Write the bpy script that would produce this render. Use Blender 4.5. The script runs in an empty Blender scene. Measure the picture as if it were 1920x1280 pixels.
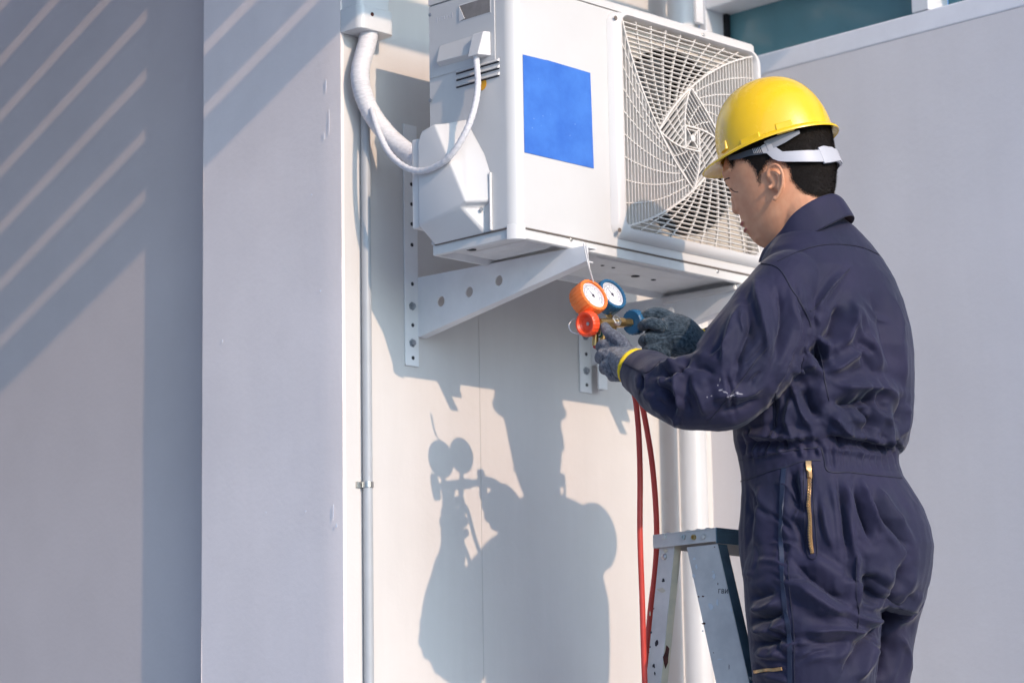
import bpy, bmesh, math, random
import numpy as np
from mathutils import Vector, Matrix, noise
from mathutils.bvhtree import BVHTree

rnd = random.Random(11)
sc = bpy.context.scene
col = sc.collection

# ------------------------------------------------------------------ camera
YAW, PITCH, ROLL, FPX = 0.77081692, 0.17952885, -0.01637855, 5140.98
fwd = np.array([math.cos(PITCH) * math.cos(YAW), math.cos(PITCH) * math.sin(YAW), math.sin(PITCH)])
rt0 = np.array([math.sin(YAW), -math.cos(YAW), 0.0])
up0 = np.cross(rt0, fwd)
cr, sr = math.cos(ROLL), math.sin(ROLL)
RT = cr * rt0 + sr * up0
UP = -sr * rt0 + cr * up0
cd = bpy.data.cameras.new("camera")
cam = bpy.data.objects.new("camera", cd)
col.objects.link(cam)
cam.matrix_world = Matrix(((RT[0], UP[0], -fwd[0], 0), (RT[1], UP[1], -fwd[1], 0), (RT[2], UP[2], -fwd[2], 0), (0, 0, 0, 1)))
cd.sensor_width = 36.0
cd.lens = FPX / 1920 * 36.0
cd.clip_start, cd.clip_end = 0.1, 500
cd.dof.use_dof = True
cd.dof.focus_distance = 5.55
cd.dof.aperture_fstop = 4.0
sc.camera = cam

# ------------------------------------------------------------------ light
SUN = Vector((0.20, 1.0, -0.474))
EL = math.atan2(0.474, math.hypot(0.20, 1.0))
w = bpy.data.worlds.new("World")
sc.world = w
w.use_nodes = True
nt = w.node_tree
sky = nt.nodes.new("ShaderNodeTexSky")
sky.sky_type = 'NISHITA'
sky.sun_disc = False
sky.sun_elevation = EL
sky.sun_rotation = math.atan2(-0.20, -1.0)
sky.air_density, sky.dust_density, sky.ozone_density = 1.0, 3.5, 4.0
bg = nt.nodes["Background"]
tint = nt.nodes.new("ShaderNodeMix")          # cool sky colour, as the photograph's white balance shows it
tint.data_type, tint.blend_type = 'RGBA', 'MULTIPLY'
tint.inputs[0].default_value = 1.0
tint.inputs[7].default_value = (0.73, 1.0, 1.28, 1)
nt.links.new(sky.outputs[0], tint.inputs[6])
nt.links.new(tint.outputs[2], bg.inputs[0])
bg.inputs[1].default_value = 0.15
ld = bpy.data.lights.new("sun", 'SUN')
ld.energy = 2.2
ld.angle = math.radians(0.5)
ld.color = (1.0, 0.725, 0.525)
so = bpy.data.objects.new("sun", ld)
col.objects.link(so)
so.location = (-2, -6, 8)
so.rotation_euler = SUN.to_track_quat('-Z', 'Y').to_euler()
sc.view_settings.view_transform = 'Standard'
sc.view_settings.look = 'None'
sc.view_settings.gamma = 1.0
sc.view_settings.exposure = 0.40

# ------------------------------------------------------------------ measuring helpers (photo pixels -> places)
def ray(u, v):
    return RT * ((u - 960) / FPX) + UP * ((640 - v) / FPX) + fwd
def at(u, v, d):
    return Vector(ray(u, v) * d)
def on_y(u, v, y):
    r = ray(u, v); return Vector(r * (y / r[1]))
def on_x(u, v, x):
    r = ray(u, v); return Vector(r * (x / r[0]))
def on_plane(u, v, p, n):
    r = Vector(ray(u, v)); return r * (p.dot(n) / r.dot(n))
def project(P):
    P = np.asarray(P, float).reshape(-1, 3)
    d = P @ fwd
    return np.stack([960 + FPX * (P @ RT) / d, 640 - FPX * (P @ UP) / d], 1), d

# ------------------------------------------------------------------ materials
def mat(name, base, rough=0.5, metal=0.0, var=0.0, vscale=4.0, vcol=None, bump=0.0, bscale=80.0, bdist=0.002,
        spec=0.5, fine=0.0, fscale=400.0, coat=0.0, sss=0.0, sheen=0.0, stretch=None, rvar=0.0, streak=0.0):
    m = bpy.data.materials.new(name)
    m.use_nodes = True
    n, l = m.node_tree.nodes, m.node_tree.links
    b = n["Principled BSDF"]
    b.inputs["Roughness"].default_value = rough
    b.inputs["Metallic"].default_value = metal
    b.inputs["Specular IOR Level"].default_value = spec
    b.inputs["Coat Weight"].default_value = coat
    if sheen:
        b.inputs["Sheen Weight"].default_value = sheen
        b.inputs["Sheen Roughness"].default_value = 0.4
    if sss:
        b.inputs["Subsurface Weight"].default_value = sss
        b.inputs["Subsurface Radius"].default_value = (0.012, 0.005, 0.003)
        b.inputs["Subsurface Scale"].default_value = 0.5
    tc = n.new("ShaderNodeTexCoord")
    src = tc.outputs["Object"]
    if stretch:
        mp = n.new("ShaderNodeMapping")
        mp.inputs["Scale"].default_value = stretch
        l.new(src, mp.inputs["Vector"]); src = mp.outputs["Vector"]
    b.inputs["Base Color"].default_value = (*base, 1)
    if var:
        no = n.new("ShaderNodeTexNoise")
        no.inputs["Scale"].default_value = vscale
        no.inputs["Detail"].default_value = 8
        no.inputs["Roughness"].default_value = 0.62
        l.new(src, no.inputs["Vector"])
        rp = n.new("ShaderNodeValToRGB")
        rp.color_ramp.elements[0].position = 0.36
        rp.color_ramp.elements[1].position = 0.66
        c2 = vcol or tuple(c * (1 - var) for c in base)
        rp.color_ramp.elements[0].color = (*c2, 1)
        rp.color_ramp.elements[1].color = (*base, 1)
        l.new(no.outputs["Fac"], rp.inputs["Fac"])
        l.new(rp.outputs["Color"], b.inputs["Base Color"])
        if rvar:
            mr = n.new("ShaderNodeMapRange")
            mr.inputs["To Min"].default_value = rough - rvar
            mr.inputs["To Max"].default_value = rough + rvar
            l.new(no.outputs["Fac"], mr.inputs["Value"])
            l.new(mr.outputs["Result"], b.inputs["Roughness"])
    if streak and var:
        mp2 = n.new("ShaderNodeMapping"); mp2.inputs["Scale"].default_value = (9, 9, 0.7)
        l.new(tc.outputs["Object"], mp2.inputs["Vector"])
        n2 = n.new("ShaderNodeTexNoise"); n2.inputs["Scale"].default_value = 1.0; n2.inputs["Detail"].default_value = 9; n2.inputs["Roughness"].default_value = 0.7
        l.new(mp2.outputs["Vector"], n2.inputs["Vector"])
        r2 = n.new("ShaderNodeMapRange"); r2.inputs["From Min"].default_value = 0.35; r2.inputs["From Max"].default_value = 0.7
        r2.inputs["To Min"].default_value = 1.0 - streak; r2.inputs["To Max"].default_value = 1.0
        l.new(n2.outputs["Fac"], r2.inputs["Value"])
        mx = n.new("ShaderNodeMix"); mx.data_type, mx.blend_type = 'RGBA', 'MULTIPLY'; mx.inputs[0].default_value = 1.0
        l.new(b.inputs["Base Color"].links[0].from_socket, mx.inputs[6]); l.new(r2.outputs["Result"], mx.inputs[7])
        l.new(mx.outputs[2], b.inputs["Base Color"])
    last = None
    for st, s_, di in ((bump, bscale, bdist), (fine, fscale, 0.0006)):
        if st:
            no = n.new("ShaderNodeTexNoise")
            no.inputs["Scale"].default_value = s_
            no.inputs["Detail"].default_value = 5
            l.new(src, no.inputs["Vector"])
            bp = n.new("ShaderNodeBump")
            bp.inputs["Strength"].default_value = st
            bp.inputs["Distance"].default_value = di
            l.new(no.outputs["Fac"], bp.inputs["Height"])
            if last: l.new(last, bp.inputs["Normal"])
            last = bp.outputs["Normal"]
    if last: l.new(last, b.inputs["Normal"])
    return m

def knit_mat(name, base, dark):
    m = mat(name, base, 0.95, var=0.5, vscale=140, vcol=dark, bump=0.5, bscale=260, bdist=0.002, spec=0.15, sheen=0.25)
    n, l = m.node_tree.nodes, m.node_tree.links
    b = n["Principled BSDF"]
    wv = n.new("ShaderNodeTexWave")
    wv.inputs["Scale"].default_value = 120
    wv.inputs["Distortion"].default_value = 0.8
    wv.inputs["Detail"].default_value = 2
    wv.bands_direction = 'DIAGONAL'
    tc = n.new("ShaderNodeTexCoord")
    l.new(tc.outputs["Object"], wv.inputs["Vector"])
    bp = n.new("ShaderNodeBump")
    bp.inputs["Strength"].default_value = 0.6
    bp.inputs["Distance"].default_value = 0.002
    l.new(wv.outputs["Fac"], bp.inputs["Height"])
    old = b.inputs["Normal"].links[0].from_socket
    l.new(old, bp.inputs["Normal"])
    l.new(bp.outputs["Normal"], b.inputs["Normal"])
    return m

M = dict(
    front=mat("cream_wall_paint", (0.67, 0.645, 0.62), 0.75, var=0.06, vscale=2.5, streak=0.05, bump=0.25, bscale=55, bdist=0.002, fine=0.2, fscale=300, spec=0.25),
    recess=mat("darkened_recess_plaster", (0.62, 0.55, 0.525), 0.8, var=0.08, vscale=2.2, bump=0.15, bscale=85, bdist=0.003, fine=0.2, fscale=420, spec=0.25),  # paint lowered in tone: lens darkening at this side is put into the colour
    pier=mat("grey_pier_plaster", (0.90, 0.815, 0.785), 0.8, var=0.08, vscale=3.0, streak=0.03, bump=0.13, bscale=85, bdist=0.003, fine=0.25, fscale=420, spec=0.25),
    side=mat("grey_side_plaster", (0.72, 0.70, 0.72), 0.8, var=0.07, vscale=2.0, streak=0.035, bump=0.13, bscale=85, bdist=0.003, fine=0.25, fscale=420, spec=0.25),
    ground=mat("concrete_yard", (0.42, 0.44, 0.47), 0.9, var=0.3, vscale=1.2, bump=0.4, bscale=30, bdist=0.01),
    canopy=mat("canopy_paint", (0.45, 0.46, 0.48), 0.6),
    sill=mat("white_sill_paint", (0.84, 0.85, 0.90), 0.5, var=0.08, vscale=9, bump=0.1, bscale=60),
    frame=mat("white_window_frame", (0.72, 0.74, 0.77), 0.45, var=0.05, vscale=6),
    glass=mat("glass_painted_sky", (0.10, 0.245, 0.29), 0.12, var=0.2, vscale=1.5, spec=0.5),  # reflected sky is put into the raised teal base colour
    dark=mat("black_cavity", (0.006, 0.008, 0.012), 0.8),
    ac=mat("ac_cream_white_enamel", (0.63, 0.62, 0.605), 0.38, var=0.035, vscale=7, fine=0.06, fscale=500, spec=0.5),
    acp=mat("ac_white_plastic", (0.68, 0.665, 0.65), 0.42, var=0.03, vscale=9, spec=0.45),
    grille=mat("ac_grille_plastic", (0.74, 0.70, 0.65), 0.45, var=0.06, vscale=20),
    shroud=mat("ac_shroud_panel", (0.62, 0.58, 0.52), 0.6, var=0.15, vscale=14),
    fin=mat("fan_grey_plastic", (0.05, 0.055, 0.06), 0.5),
    pan=mat("ac_pan_enamel", (0.70, 0.69, 0.67), 0.45, var=0.12, vscale=10),
    seam=mat("seam_shadow_gap", (0.16, 0.13, 0.11), 0.8),
    blue=mat("blue_sticker", (0.036, 0.140, 0.52), 0.4, var=0.16, vscale=16, vcol=(0.055, 0.19, 0.60)),
    speck=mat("white_specks", (0.28, 0.40, 0.72), 0.6),
    bracket=mat("bracket_white_enamel", (0.80, 0.80, 0.80), 0.42, var=0.10, vscale=9, rvar=0.08),
    zinc=mat("zinc_bolt", (0.45, 0.48, 0.52), 0.4, 0.8, var=0.4, vscale=60),
    pvc=mat("white_pvc", (0.68, 0.68, 0.675), 0.35, var=0.05, vscale=8),
    conduit=mat("grey_conduit_paint", (0.42, 0.44, 0.46), 0.4, var=0.1, vscale=10),
    tape=mat("white_pipe_tape", (0.74, 0.72, 0.73), 0.55, var=0.12, vscale=60, bump=0.6, bscale=90, stretch=(1, 1, 5)),
    orange_s=mat("orange_sticker", (0.9, 0.42, 0.02), 0.5),
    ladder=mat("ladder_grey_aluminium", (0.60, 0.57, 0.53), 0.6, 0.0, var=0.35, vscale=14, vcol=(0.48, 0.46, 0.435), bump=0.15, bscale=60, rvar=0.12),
    ladder_shade=mat("ladder_shaded_flange", (0.16, 0.25, 0.30), 0.45, 0.3, var=0.4, vscale=22),  # shaded copy of the ladder tone, worker's shadow put into the teal
    ladder_cream_lit=mat("ladder_sunlit_cream", (0.62, 0.54, 0.40), 0.6, 0.0, var=0.35, vscale=30, vcol=(0.50, 0.46, 0.36)),  # sunlight on the rear flanges put into the cream; some spots share it
    rust=mat("rust_stain", (0.10, 0.025, 0.02), 0.9, var=0.6, vscale=70),
    splat=mat("white_paint_splash", (0.55, 0.58, 0.60), 0.7),
    ink=mat("black_ink", (0.012, 0.012, 0.02), 0.6),
    hose=mat("red_hose_rubber", (0.66, 0.07, 0.05), 0.35, var=0.15, vscale=30, spec=0.5),
    orange=mat("orange_rubber", (0.95, 0.215, 0.04), 0.5, var=0.08, vscale=60),
    redk=mat("red_orange_plastic", (0.92, 0.085, 0.025), 0.4),
    bluek=mat("blue_rubber", (0.012, 0.105, 0.22), 0.45, var=0.1, vscale=60),
    dial=mat("gauge_white_dial", (0.78, 0.77, 0.80), 0.25),
    dialm=mat("gauge_dial_marks", (0.06, 0.05, 0.07), 0.5),
    brass=mat("brass_fitting", (0.62, 0.40, 0.16), 0.3, 0.9, var=0.25, vscale=90),
    steel=mat("steel_fitting", (0.62, 0.60, 0.56), 0.3, 0.9, var=0.2, vscale=80),
    wire=mat("white_wire", (0.7, 0.68, 0.66), 0.5),
    green=mat("green_cord", (0.02, 0.16, 0.10), 0.6),
    navy=mat("navy_coverall_cloth", (0.024, 0.022, 0.052), 0.68, var=0.3, vscale=7, vcol=(0.017, 0.0185, 0.042), bump=0.18, bscale=90, bdist=0.003, fine=0.4, fscale=900, spec=0.20, sheen=0.16, streak=0.0),
    navy_d=mat("navy_seam_stitching", (0.014, 0.015, 0.034), 0.7),
    navy_b=mat("navy_side_panel", (0.016, 0.024, 0.055), 0.5, var=0.2, vscale=20),
    dust=mat("pale_paint_smear", (0.26, 0.25, 0.29), 0.8),
    skin=mat("skin", (0.66, 0.345, 0.205), 0.55, var=0.18, vscale=26, vcol=(0.58, 0.27, 0.155), streak=0.0, bump=0.06, bscale=240, bdist=0.0008, fine=0.3, fscale=1300, sss=0.10, spec=0.32),
    hair=mat("black_hair", (0.030, 0.023, 0.019), 0.5, var=0.5, vscale=260, spec=0.3),
    lip=mat("lip_skin", (0.42, 0.13, 0.10), 0.45, sss=0.1),
    helmet=mat("yellow_helmet_plastic", (0.90, 0.55, 0.012), 0.26, var=0.05, vscale=14, rvar=0.09, spec=0.5, coat=0.45),
    band=mat("grey_white_strap_plastic", (0.47, 0.47, 0.50), 0.45, var=0.05, vscale=20),
    band_arm_shade=mat("grey_strap_shaded", (0.27, 0.28, 0.31), 0.4),  # shade on the strap arm put into a darker grey
    band_brim_shade=mat("strap_brim_shade", (0.05, 0.06, 0.08), 0.6),  # shade under the brim put into the colour of the front strap
    zip=mat("brass_zip", (0.62, 0.38, 0.17), 0.4, 0.6, var=0.2, vscale=200),
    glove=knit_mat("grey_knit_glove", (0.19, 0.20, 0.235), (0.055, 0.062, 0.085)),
    glove_shade=knit_mat("shaded_knit_glove", (0.075, 0.105, 0.135), (0.016, 0.030, 0.045)),  # far glove's copy of the knit, with its shade put into the colour
    yellow=mat("yellow_cuff_yarn", (0.80, 0.56, 0.02), 0.85, bump=0.6, bscale=400, bdist=0.002),
    boot=mat("black_boot", (0.02, 0.02, 0.022), 0.5),
)

# ------------------------------------------------------------------ mesh helpers
class MB:
    def __init__(s): s.v, s.f = [], []
    def add(s, vs, fs):
        b = len(s.v); s.v += [Vector(p) for p in vs]; s.f += [tuple(b + i for i in f) for f in fs]; return s
    def box(s, x0, x1, y0, y1, z0, z1):
        return s.add([(x, y, z) for z in (z0, z1) for y in (y0, y1) for x in (x0, x1)],
                     [(0, 2, 3, 1), (4, 5, 7, 6), (0, 1, 5, 4), (2, 6, 7, 3), (0, 4, 6, 2), (1, 3, 7, 5)])
    def prism(s, poly, vec):
        poly = [Vector(p) for p in poly]; vec = Vector(vec); n = len(poly)
        return s.add(poly + [p + vec for p in poly],
                     [tuple(range(n)), tuple(range(2 * n - 1, n - 1, -1))] + [(i, (i + 1) % n, n + (i + 1) % n, n + i) for i in range(n)])
    def loft(s, loops, caps=True, close=True):
        n = len(loops[0]); vs = [p for L in loops for p in L]; fs = []
        for k in range(len(loops) - 1):
            for i in range(n if close else n - 1):
                j = (i + 1) % n
                fs.append((k * n + i, k * n + j, (k + 1) * n + j, (k + 1) * n + i))
        if caps:
            fs.append(tuple(range(n))); fs.append(tuple(range(len(vs) - 1, len(vs) - n - 1, -1)))
        return s.add(vs, fs)
    def tube(s, path, rad, n=12, caps=True, flat=None):
        P = [Vector(p) for p in path]
        if not hasattr(rad, '__len__'): rad = [rad] * len(P)
        T = [(P[min(i + 1, len(P) - 1)] - P[max(i - 1, 0)]).normalized() for i in range(len(P))]
        a = Vector((0, 0, 1)) if abs(T[0].z) < 0.9 else Vector((1, 0, 0))
        N = (a - T[0] * a.dot(T[0])).normalized(); loops = []
        for i, p in enumerate(P):
            N = (N - T[i] * N.dot(T[i])).normalized(); B = T[i].cross(N)
            loops.append([p + (N * math.cos(t) + B * math.sin(t)) * rad[i] for t in (2 * math.pi * k / n for k in range(n))])
        return s.loft(loops, caps)
    def lathe(s, o, axis, prof, n=32, wob=None, caps=True):
        o = Vector(o); A = Vector(axis).normalized()
        U = A.orthogonal().normalized(); W_ = A.cross(U); loops = []
        for r, h in prof:
            loops.append([o + A * h + (U * math.cos(t) + W_ * math.sin(t)) * (r * (wob(t, r) if wob else 1)) for t in (2 * math.pi * k / n for k in range(n))])
        return s.loft(loops, caps)
    def ball(s, c, ax, n=16, m=10):
        c = Vector(c)
        if not hasattr(ax, '__len__'): ax = [Vector((ax, 0, 0)), Vector((0, ax, 0)), Vector((0, 0, ax))]
        loops = []
        for k in range(m + 1):
            ph = math.pi * (k + 0.02) / (m + 0.04)
            loops.append([c + ax[2] * math.cos(ph) + (ax[0] * math.cos(t) + ax[1] * math.sin(t)) * math.sin(ph) for t in (2 * math.pi * i / n for i in range(n))])
        return s.loft(loops, True)
    def mesh(s, name):
        me = bpy.data.meshes.new(name)
        me.from_pydata([tuple(v) for v in s.v], [], s.f)
        bm = bmesh.new(); bm.from_mesh(me)
        bmesh.ops.recalc_face_normals(bm, faces=bm.faces)
        bm.to_mesh(me); bm.free(); return me
    def build(s, name, m, parent=None, smooth=False, bevel=0, seg=2, auto=None):
        return link(s.mesh(name), name, m, parent, smooth, bevel, seg, auto)

def link(me, name, m, parent=None, smooth=False, bevel=0, seg=2, auto=None):
    o = bpy.data.objects.new(name, me); col.objects.link(o)
    me.materials.clear(); me.materials.append(m)
    if smooth or auto:
        for p in me.polygons: p.use_smooth = True
    if auto: me.set_sharp_from_angle(angle=math.radians(auto))
    if bevel:
        b = o.modifiers.new("bevel", 'BEVEL'); b.width = bevel; b.segments = seg; b.limit_method = 'ANGLE'; b.angle_limit = math.radians(35)
    if parent:
        o.parent = parent; o.matrix_parent_inverse = parent.matrix_world.inverted()
    return o

def thing(name, label, cat, loc=(0, 0, 0), group=None):
    o = bpy.data.objects.new(name, None); col.objects.link(o)
    o.location = loc; o.empty_display_size = 0.1
    o.matrix_world = Matrix.Translation(loc)
    return tag(o, label, cat, group)
def tag(o, label, cat, group=None):
    o["label"] = label; o["category"] = cat
    if group: o["group"] = group
    return o

def smooth_path(pts, n=8):
    P = [Vector(p) for p in pts]; out = []
    for i in range(len(P) - 1):
        p0, p1, p2, p3 = P[max(i - 1, 0)], P[i], P[i + 1], P[min(i + 2, len(P) - 1)]
        for k in range(n):
            t = k / n
            out.append(0.5 * ((2 * p1) + (p2 - p0) * t + (2 * p0 - 5 * p1 + 4 * p2 - p3) * t * t + (3 * p1 - p0 - 3 * p2 + p3) * t ** 3))
    out.append(P[-1]); return out

def rrect(x0, x1, z0, z1, r, n=6):
    pts = []
    for cx, cz, a0 in ((x1 - r, z1 - r, 0), (x0 + r, z1 - r, 90), (x0 + r, z0 + r, 180), (x1 - r, z0 + r, 270)):
        for k in range(n + 1):
            a = math.radians(a0 + 90 * k / n); pts.append((cx + r * math.cos(a), cz + r * math.sin(a)))
    return pts

def remesh(mb, voxel, smooth=6, factor=0.5):
    me = mb.mesh("tmp"); o = bpy.data.objects.new("tmp", me); col.objects.link(o)
    r = o.modifiers.new("r", 'REMESH'); r.mode = 'VOXEL'; r.voxel_size = voxel
    if smooth:
        s_ = o.modifiers.new("s", 'SMOOTH'); s_.iterations = smooth; s_.factor = factor
    dg = bpy.context.evaluated_depsgraph_get(); dg.update()
    out = bpy.data.meshes.new_from_object(o.evaluated_get(dg))
    bpy.data.objects.remove(o); return out

def vert_np(me):
    a = np.empty(len(me.vertices) * 3); me.vertices.foreach_get("co", a); return a.reshape(-1, 3)
def norm_np(me):
    a = np.empty(len(me.vertices) * 3); me.vertices.foreach_get("normal", a); return a.reshape(-1, 3)
def set_np(me, a):
    me.vertices.foreach_set("co", a.ravel()); me.update()

GZ = -1.55      # ground height; the camera is the origin
YW = 4.28       # wall carrying the unit
XP = 3.882      # pier face
XL2 = 3.939     # recessed wall face
XR = 5.10       # side wall face

# ------------------------------------------------------------------ setting
g = MB().box(-60, 60, -60, 60, GZ - 0.2, GZ).build("ground", M['ground']); g["kind"] = "structure"

y380 = on_x(380, 640, XP).y
fw_ = MB()
SX = 4.30
fw_.box(XP + 0.012, SX - 0.0009, YW, y380, GZ, 4.6).box(SX + 0.0009, XR, YW, y380, GZ, 4.6).box(SX - 0.0009, SX + 0.0009, YW + 0.0014, y380, GZ, 4.6)
tag(fw_.build("front_wall", M['front']), "cream painted wall carrying the air conditioner and the worker's shadow", "wall")
# pier: its face is slightly uneven plaster with a soft arris
pm = MB(); nz, ny = 90, 14; grid = []
for i in range(nz + 1):
    for j in range(ny + 1):
        z = GZ + (4.6 - GZ) * i / nz; y = YW + (y380 - YW) * j / ny
        grid.append((XP + 0.0012 * noise.noise((y * 5, z * 4, 0)) + (0.003 if j == 0 else 0), y + (0.0016 * noise.noise((3, z * 14, 1)) if j == 0 else 0), z))
pm.add(grid, [(i * (ny + 1) + j, i * (ny + 1) + j + 1, (i + 1) * (ny + 1) + j + 1, (i + 1) * (ny + 1) + j) for i in range(nz) for j in range(ny)])
pm.add([(XP + 0.003, YW, GZ), (XP + 0.0115, YW - 0.0006, GZ), (XP + 0.0115, YW - 0.0006, 4.6), (XP + 0.003, YW, 4.6)], [(0, 1, 2, 3)])
pm.add([(XP, y380, GZ), (XL2 + 0.01, y380, GZ), (XL2 + 0.01, y380, 4.6), (XP, y380, 4.6)], [(0, 1, 2, 3)])
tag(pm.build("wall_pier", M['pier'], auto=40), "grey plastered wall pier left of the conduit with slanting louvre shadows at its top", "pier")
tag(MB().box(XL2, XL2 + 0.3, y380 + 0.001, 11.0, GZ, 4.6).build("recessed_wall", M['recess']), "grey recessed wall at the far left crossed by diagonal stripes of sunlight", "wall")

sc_ = bpy.data.objects["wall_pier"]
for u, v, a, b in ((612, 160, 1.2, 14), (618, 235, 0.8, 26), (609, 255, 1.0, 12), (602, 545, 1.6, 2.0), (585, 365, 1.4, 1.6), (632, 985, 1.8, 4), (626, 960, 0.8, 20), (418, 640, 1.0, 5), (500, 960, 1.2, 1.5), (574, 958, 1.4, 1.8)):
    pts = []
    for k in range(9):
        t = 2 * math.pi * k / 9; q = rnd.uniform(0.5, 1.15); p = on_x(u + a * q * math.cos(t), v + b * q * math.sin(t), XP); pts.append((XP - 0.0017, p.y, p.z))
    MB().prism(pts, (-0.0005, 0, 0)).build("paint_chip", M['sill'], sc_)

# side wall on the right, with its window
Y0 = -0.5
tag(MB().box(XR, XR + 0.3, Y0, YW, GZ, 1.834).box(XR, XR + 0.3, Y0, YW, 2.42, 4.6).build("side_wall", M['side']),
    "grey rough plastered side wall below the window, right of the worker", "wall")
win = thing("window", "wide teal glass window with white frame above the side wall", "window", (XR, 3.0, 1.834))
MB().box(XR - 0.0015, XR + 0.11, Y0, YW - 0.001, 1.8345, 1.886).build("window_sill", M['sill'], win, bevel=0.004)
fr = MB()
fr.box(XR - 0.002, XR + 0.10, 4.255, YW - 0.001, 1.8865, 2.42)
fr.box(XR - 0.002, XR + 0.10, Y0, 4.2545, 2.040, 2.42)
fr.build("window_frame", M['frame'], win, bevel=0.003)
MB().box(XR - 0.03, XR - 0.0025, 4.262, YW - 0.002, 2.002, 2.42).build("frame_block", M['frame'], win, bevel=0.002)
MB().box(XR - 0.003, XR + 0.078, 3.581, 3.628, 1.8865, 2.0395).build("mullion", M['frame'], win, bevel=0.002)
MB().box(XR - 0.003, XR + 0.078, 1.9, 1.947, 1.8865, 2.0395).build("mullion", M['frame'], win, bevel=0.002)
for a, b in ((3.6285, 4.2545), (1.9475, 3.5805), (Y0, 1.8995)):
    MB().box(XR + 0.079, XR + 0.09, a, b, 1.8865, 2.0395).build("pane", M['glass'], win)
MB().box(XR + 0.064, XR + 0.0785, 4.243, 4.2545, 1.8865, 2.0395).build("gasket", M['dark'], win)

# slatted canopy above: its shadow makes the stripes (lies above the frame)
cn = MB(); ZC = 2.35
edges = [(3.771, 3.881), (3.918, 4.028), (4.066, 4.176), (4.214, 4.324), (4.362, 4.472), (4.510, 4.620), (4.658, 4.768), (4.806, 4.916)]
XC0, XC1 = -2.0, 4.9  # left end drawn out, unseen, to keep sky light off the pier
for a, b in edges:
    cn.box(XC0, XC1 if (b - ZC) / 0.474 < YW - 0.02 else XP - 0.03, (a - ZC) / 0.474, (b - ZC) / 0.474, ZC - 0.004, ZC + 0.004)
for k in range(13):  # further rear slats, added unseen to darken the recessed wall
    a = 4.954 + 0.148 * k; cn.box(XC0, XP - 0.03, (a - ZC) / 0.474, (a + 0.110 - ZC) / 0.474, ZC - 0.004, ZC + 0.004)
cn.box(XC0 - 0.05, XC0, 2.9, 9.2, ZC - 0.08, ZC + 0.02)
tag(cn.build("slatted_canopy", M['canopy']), "slatted canopy over the wall whose shadow falls as diagonal stripes", "canopy")

# downpipe in the corner
pp = thing("downpipe", "white vertical downpipe in the corner behind the ladder", "pipe", (4.922, YW - 0.09, GZ))
MB().tube([(4.922, YW - 0.092, GZ), (4.922, YW - 0.092, 4.5)], 0.0325, 28).build("pipe", M['pvc'], pp, auto=40)
for z in (0.05, 1.45):
    MB().tube([(4.922, YW - 0.092, z - 0.012), (4.922, YW - 0.092, z + 0.012)], 0.0345, 28).box(4.915, 4.929, YW - 0.06, YW, z - 0.01, z + 0.01).build("clamp", M['pvc'], pp, auto=40)

# thin conduit with clip
cx = on_y(690, 1000, YW - 0.012).x
cdt = thing("conduit", "thin grey metal conduit running down beside the pier edge", "conduit", (cx, YW, GZ))
MB().tube([(cx, YW - 0.0125, GZ), (cx, YW - 0.0125, 1.74)], 0.0105, 20).build("tube", M['conduit'], cdt, auto=40)
zc = on_y(686, 907, YW - 0.02).z
cl = MB().tube([(cx, YW - 0.0125, zc - 0.006), (cx, YW - 0.0125, zc + 0.006)], 0.013, 20)
cl.box(cx - 0.024, cx - 0.010, YW - 0.004, YW - 0.0005, zc - 0.006, zc + 0.006)
cl.build("clip", M['steel'], cdt, auto=40)

# trunking with end collar
tk = thing("pipe_trunking", "white plastic pipe trunking with end collar at the top of the wall", "trunking", (3.94, YW, 1.75))
def trunk(x0, x1, d, z0, z1, r):
    poly = [(x0, YW - 0.0005)] + [(x0 + r - r * math.cos(t), YW - d + r - r * math.sin(t)) for t in (math.pi / 2 * k / 6 for k in range(7))] + \
           [(x1 - r + r * math.sin(t), YW - d + r - r * math.cos(t)) for t in (math.pi / 2 * k / 6 for k in range(7))] + [(x1, YW - 0.0005)]
    return MB().prism([(x, y, z0) for x, y in poly], (0, 0, z1 - z0))
trunk(3.889, 3.985, 0.058, 1.79, 4.4, 0.016).build("cover", M['pvc'], tk, auto=30)
trunk(3.885, 3.990, 0.064, 1.737, 1.7895, 0.018).build("collar", M['pvc'], tk, auto=30, bevel=0.0015)
MB().lathe((3.92, YW - 0.0645, 1.772), (0, -1, 0), [(0.0045, 0), (0.0045, 0.001)], 10).build("screw_hole", M['rust'], tk)

# wrapped refrigerant line and cable
wl = thing("wrapped_pipe", "thick white tape wrapped pipe bending from the trunking to the valve cover", "pipe", (3.94, 4.23, 1.74))
wp = smooth_path([(3.935, 4.243, 1.80), (3.935, 4.243, 1.735), on_y(675, 140, 4.24), on_y(690, 200, 4.235), on_y(725, 251, 4.20), on_y(766, 287, 4.145), on_y(806, 318, 4.07)], 26)
rr = [0.0205 + 0.0006 * math.sin(i * 2.1) + 0.0007 * noise.noise((i * 0.35, 0, 3)) for i in range(len(wp))]
MB().tube(wp, rr, 20).build("wrapping", M['tape'], wl, smooth=True)

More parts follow.
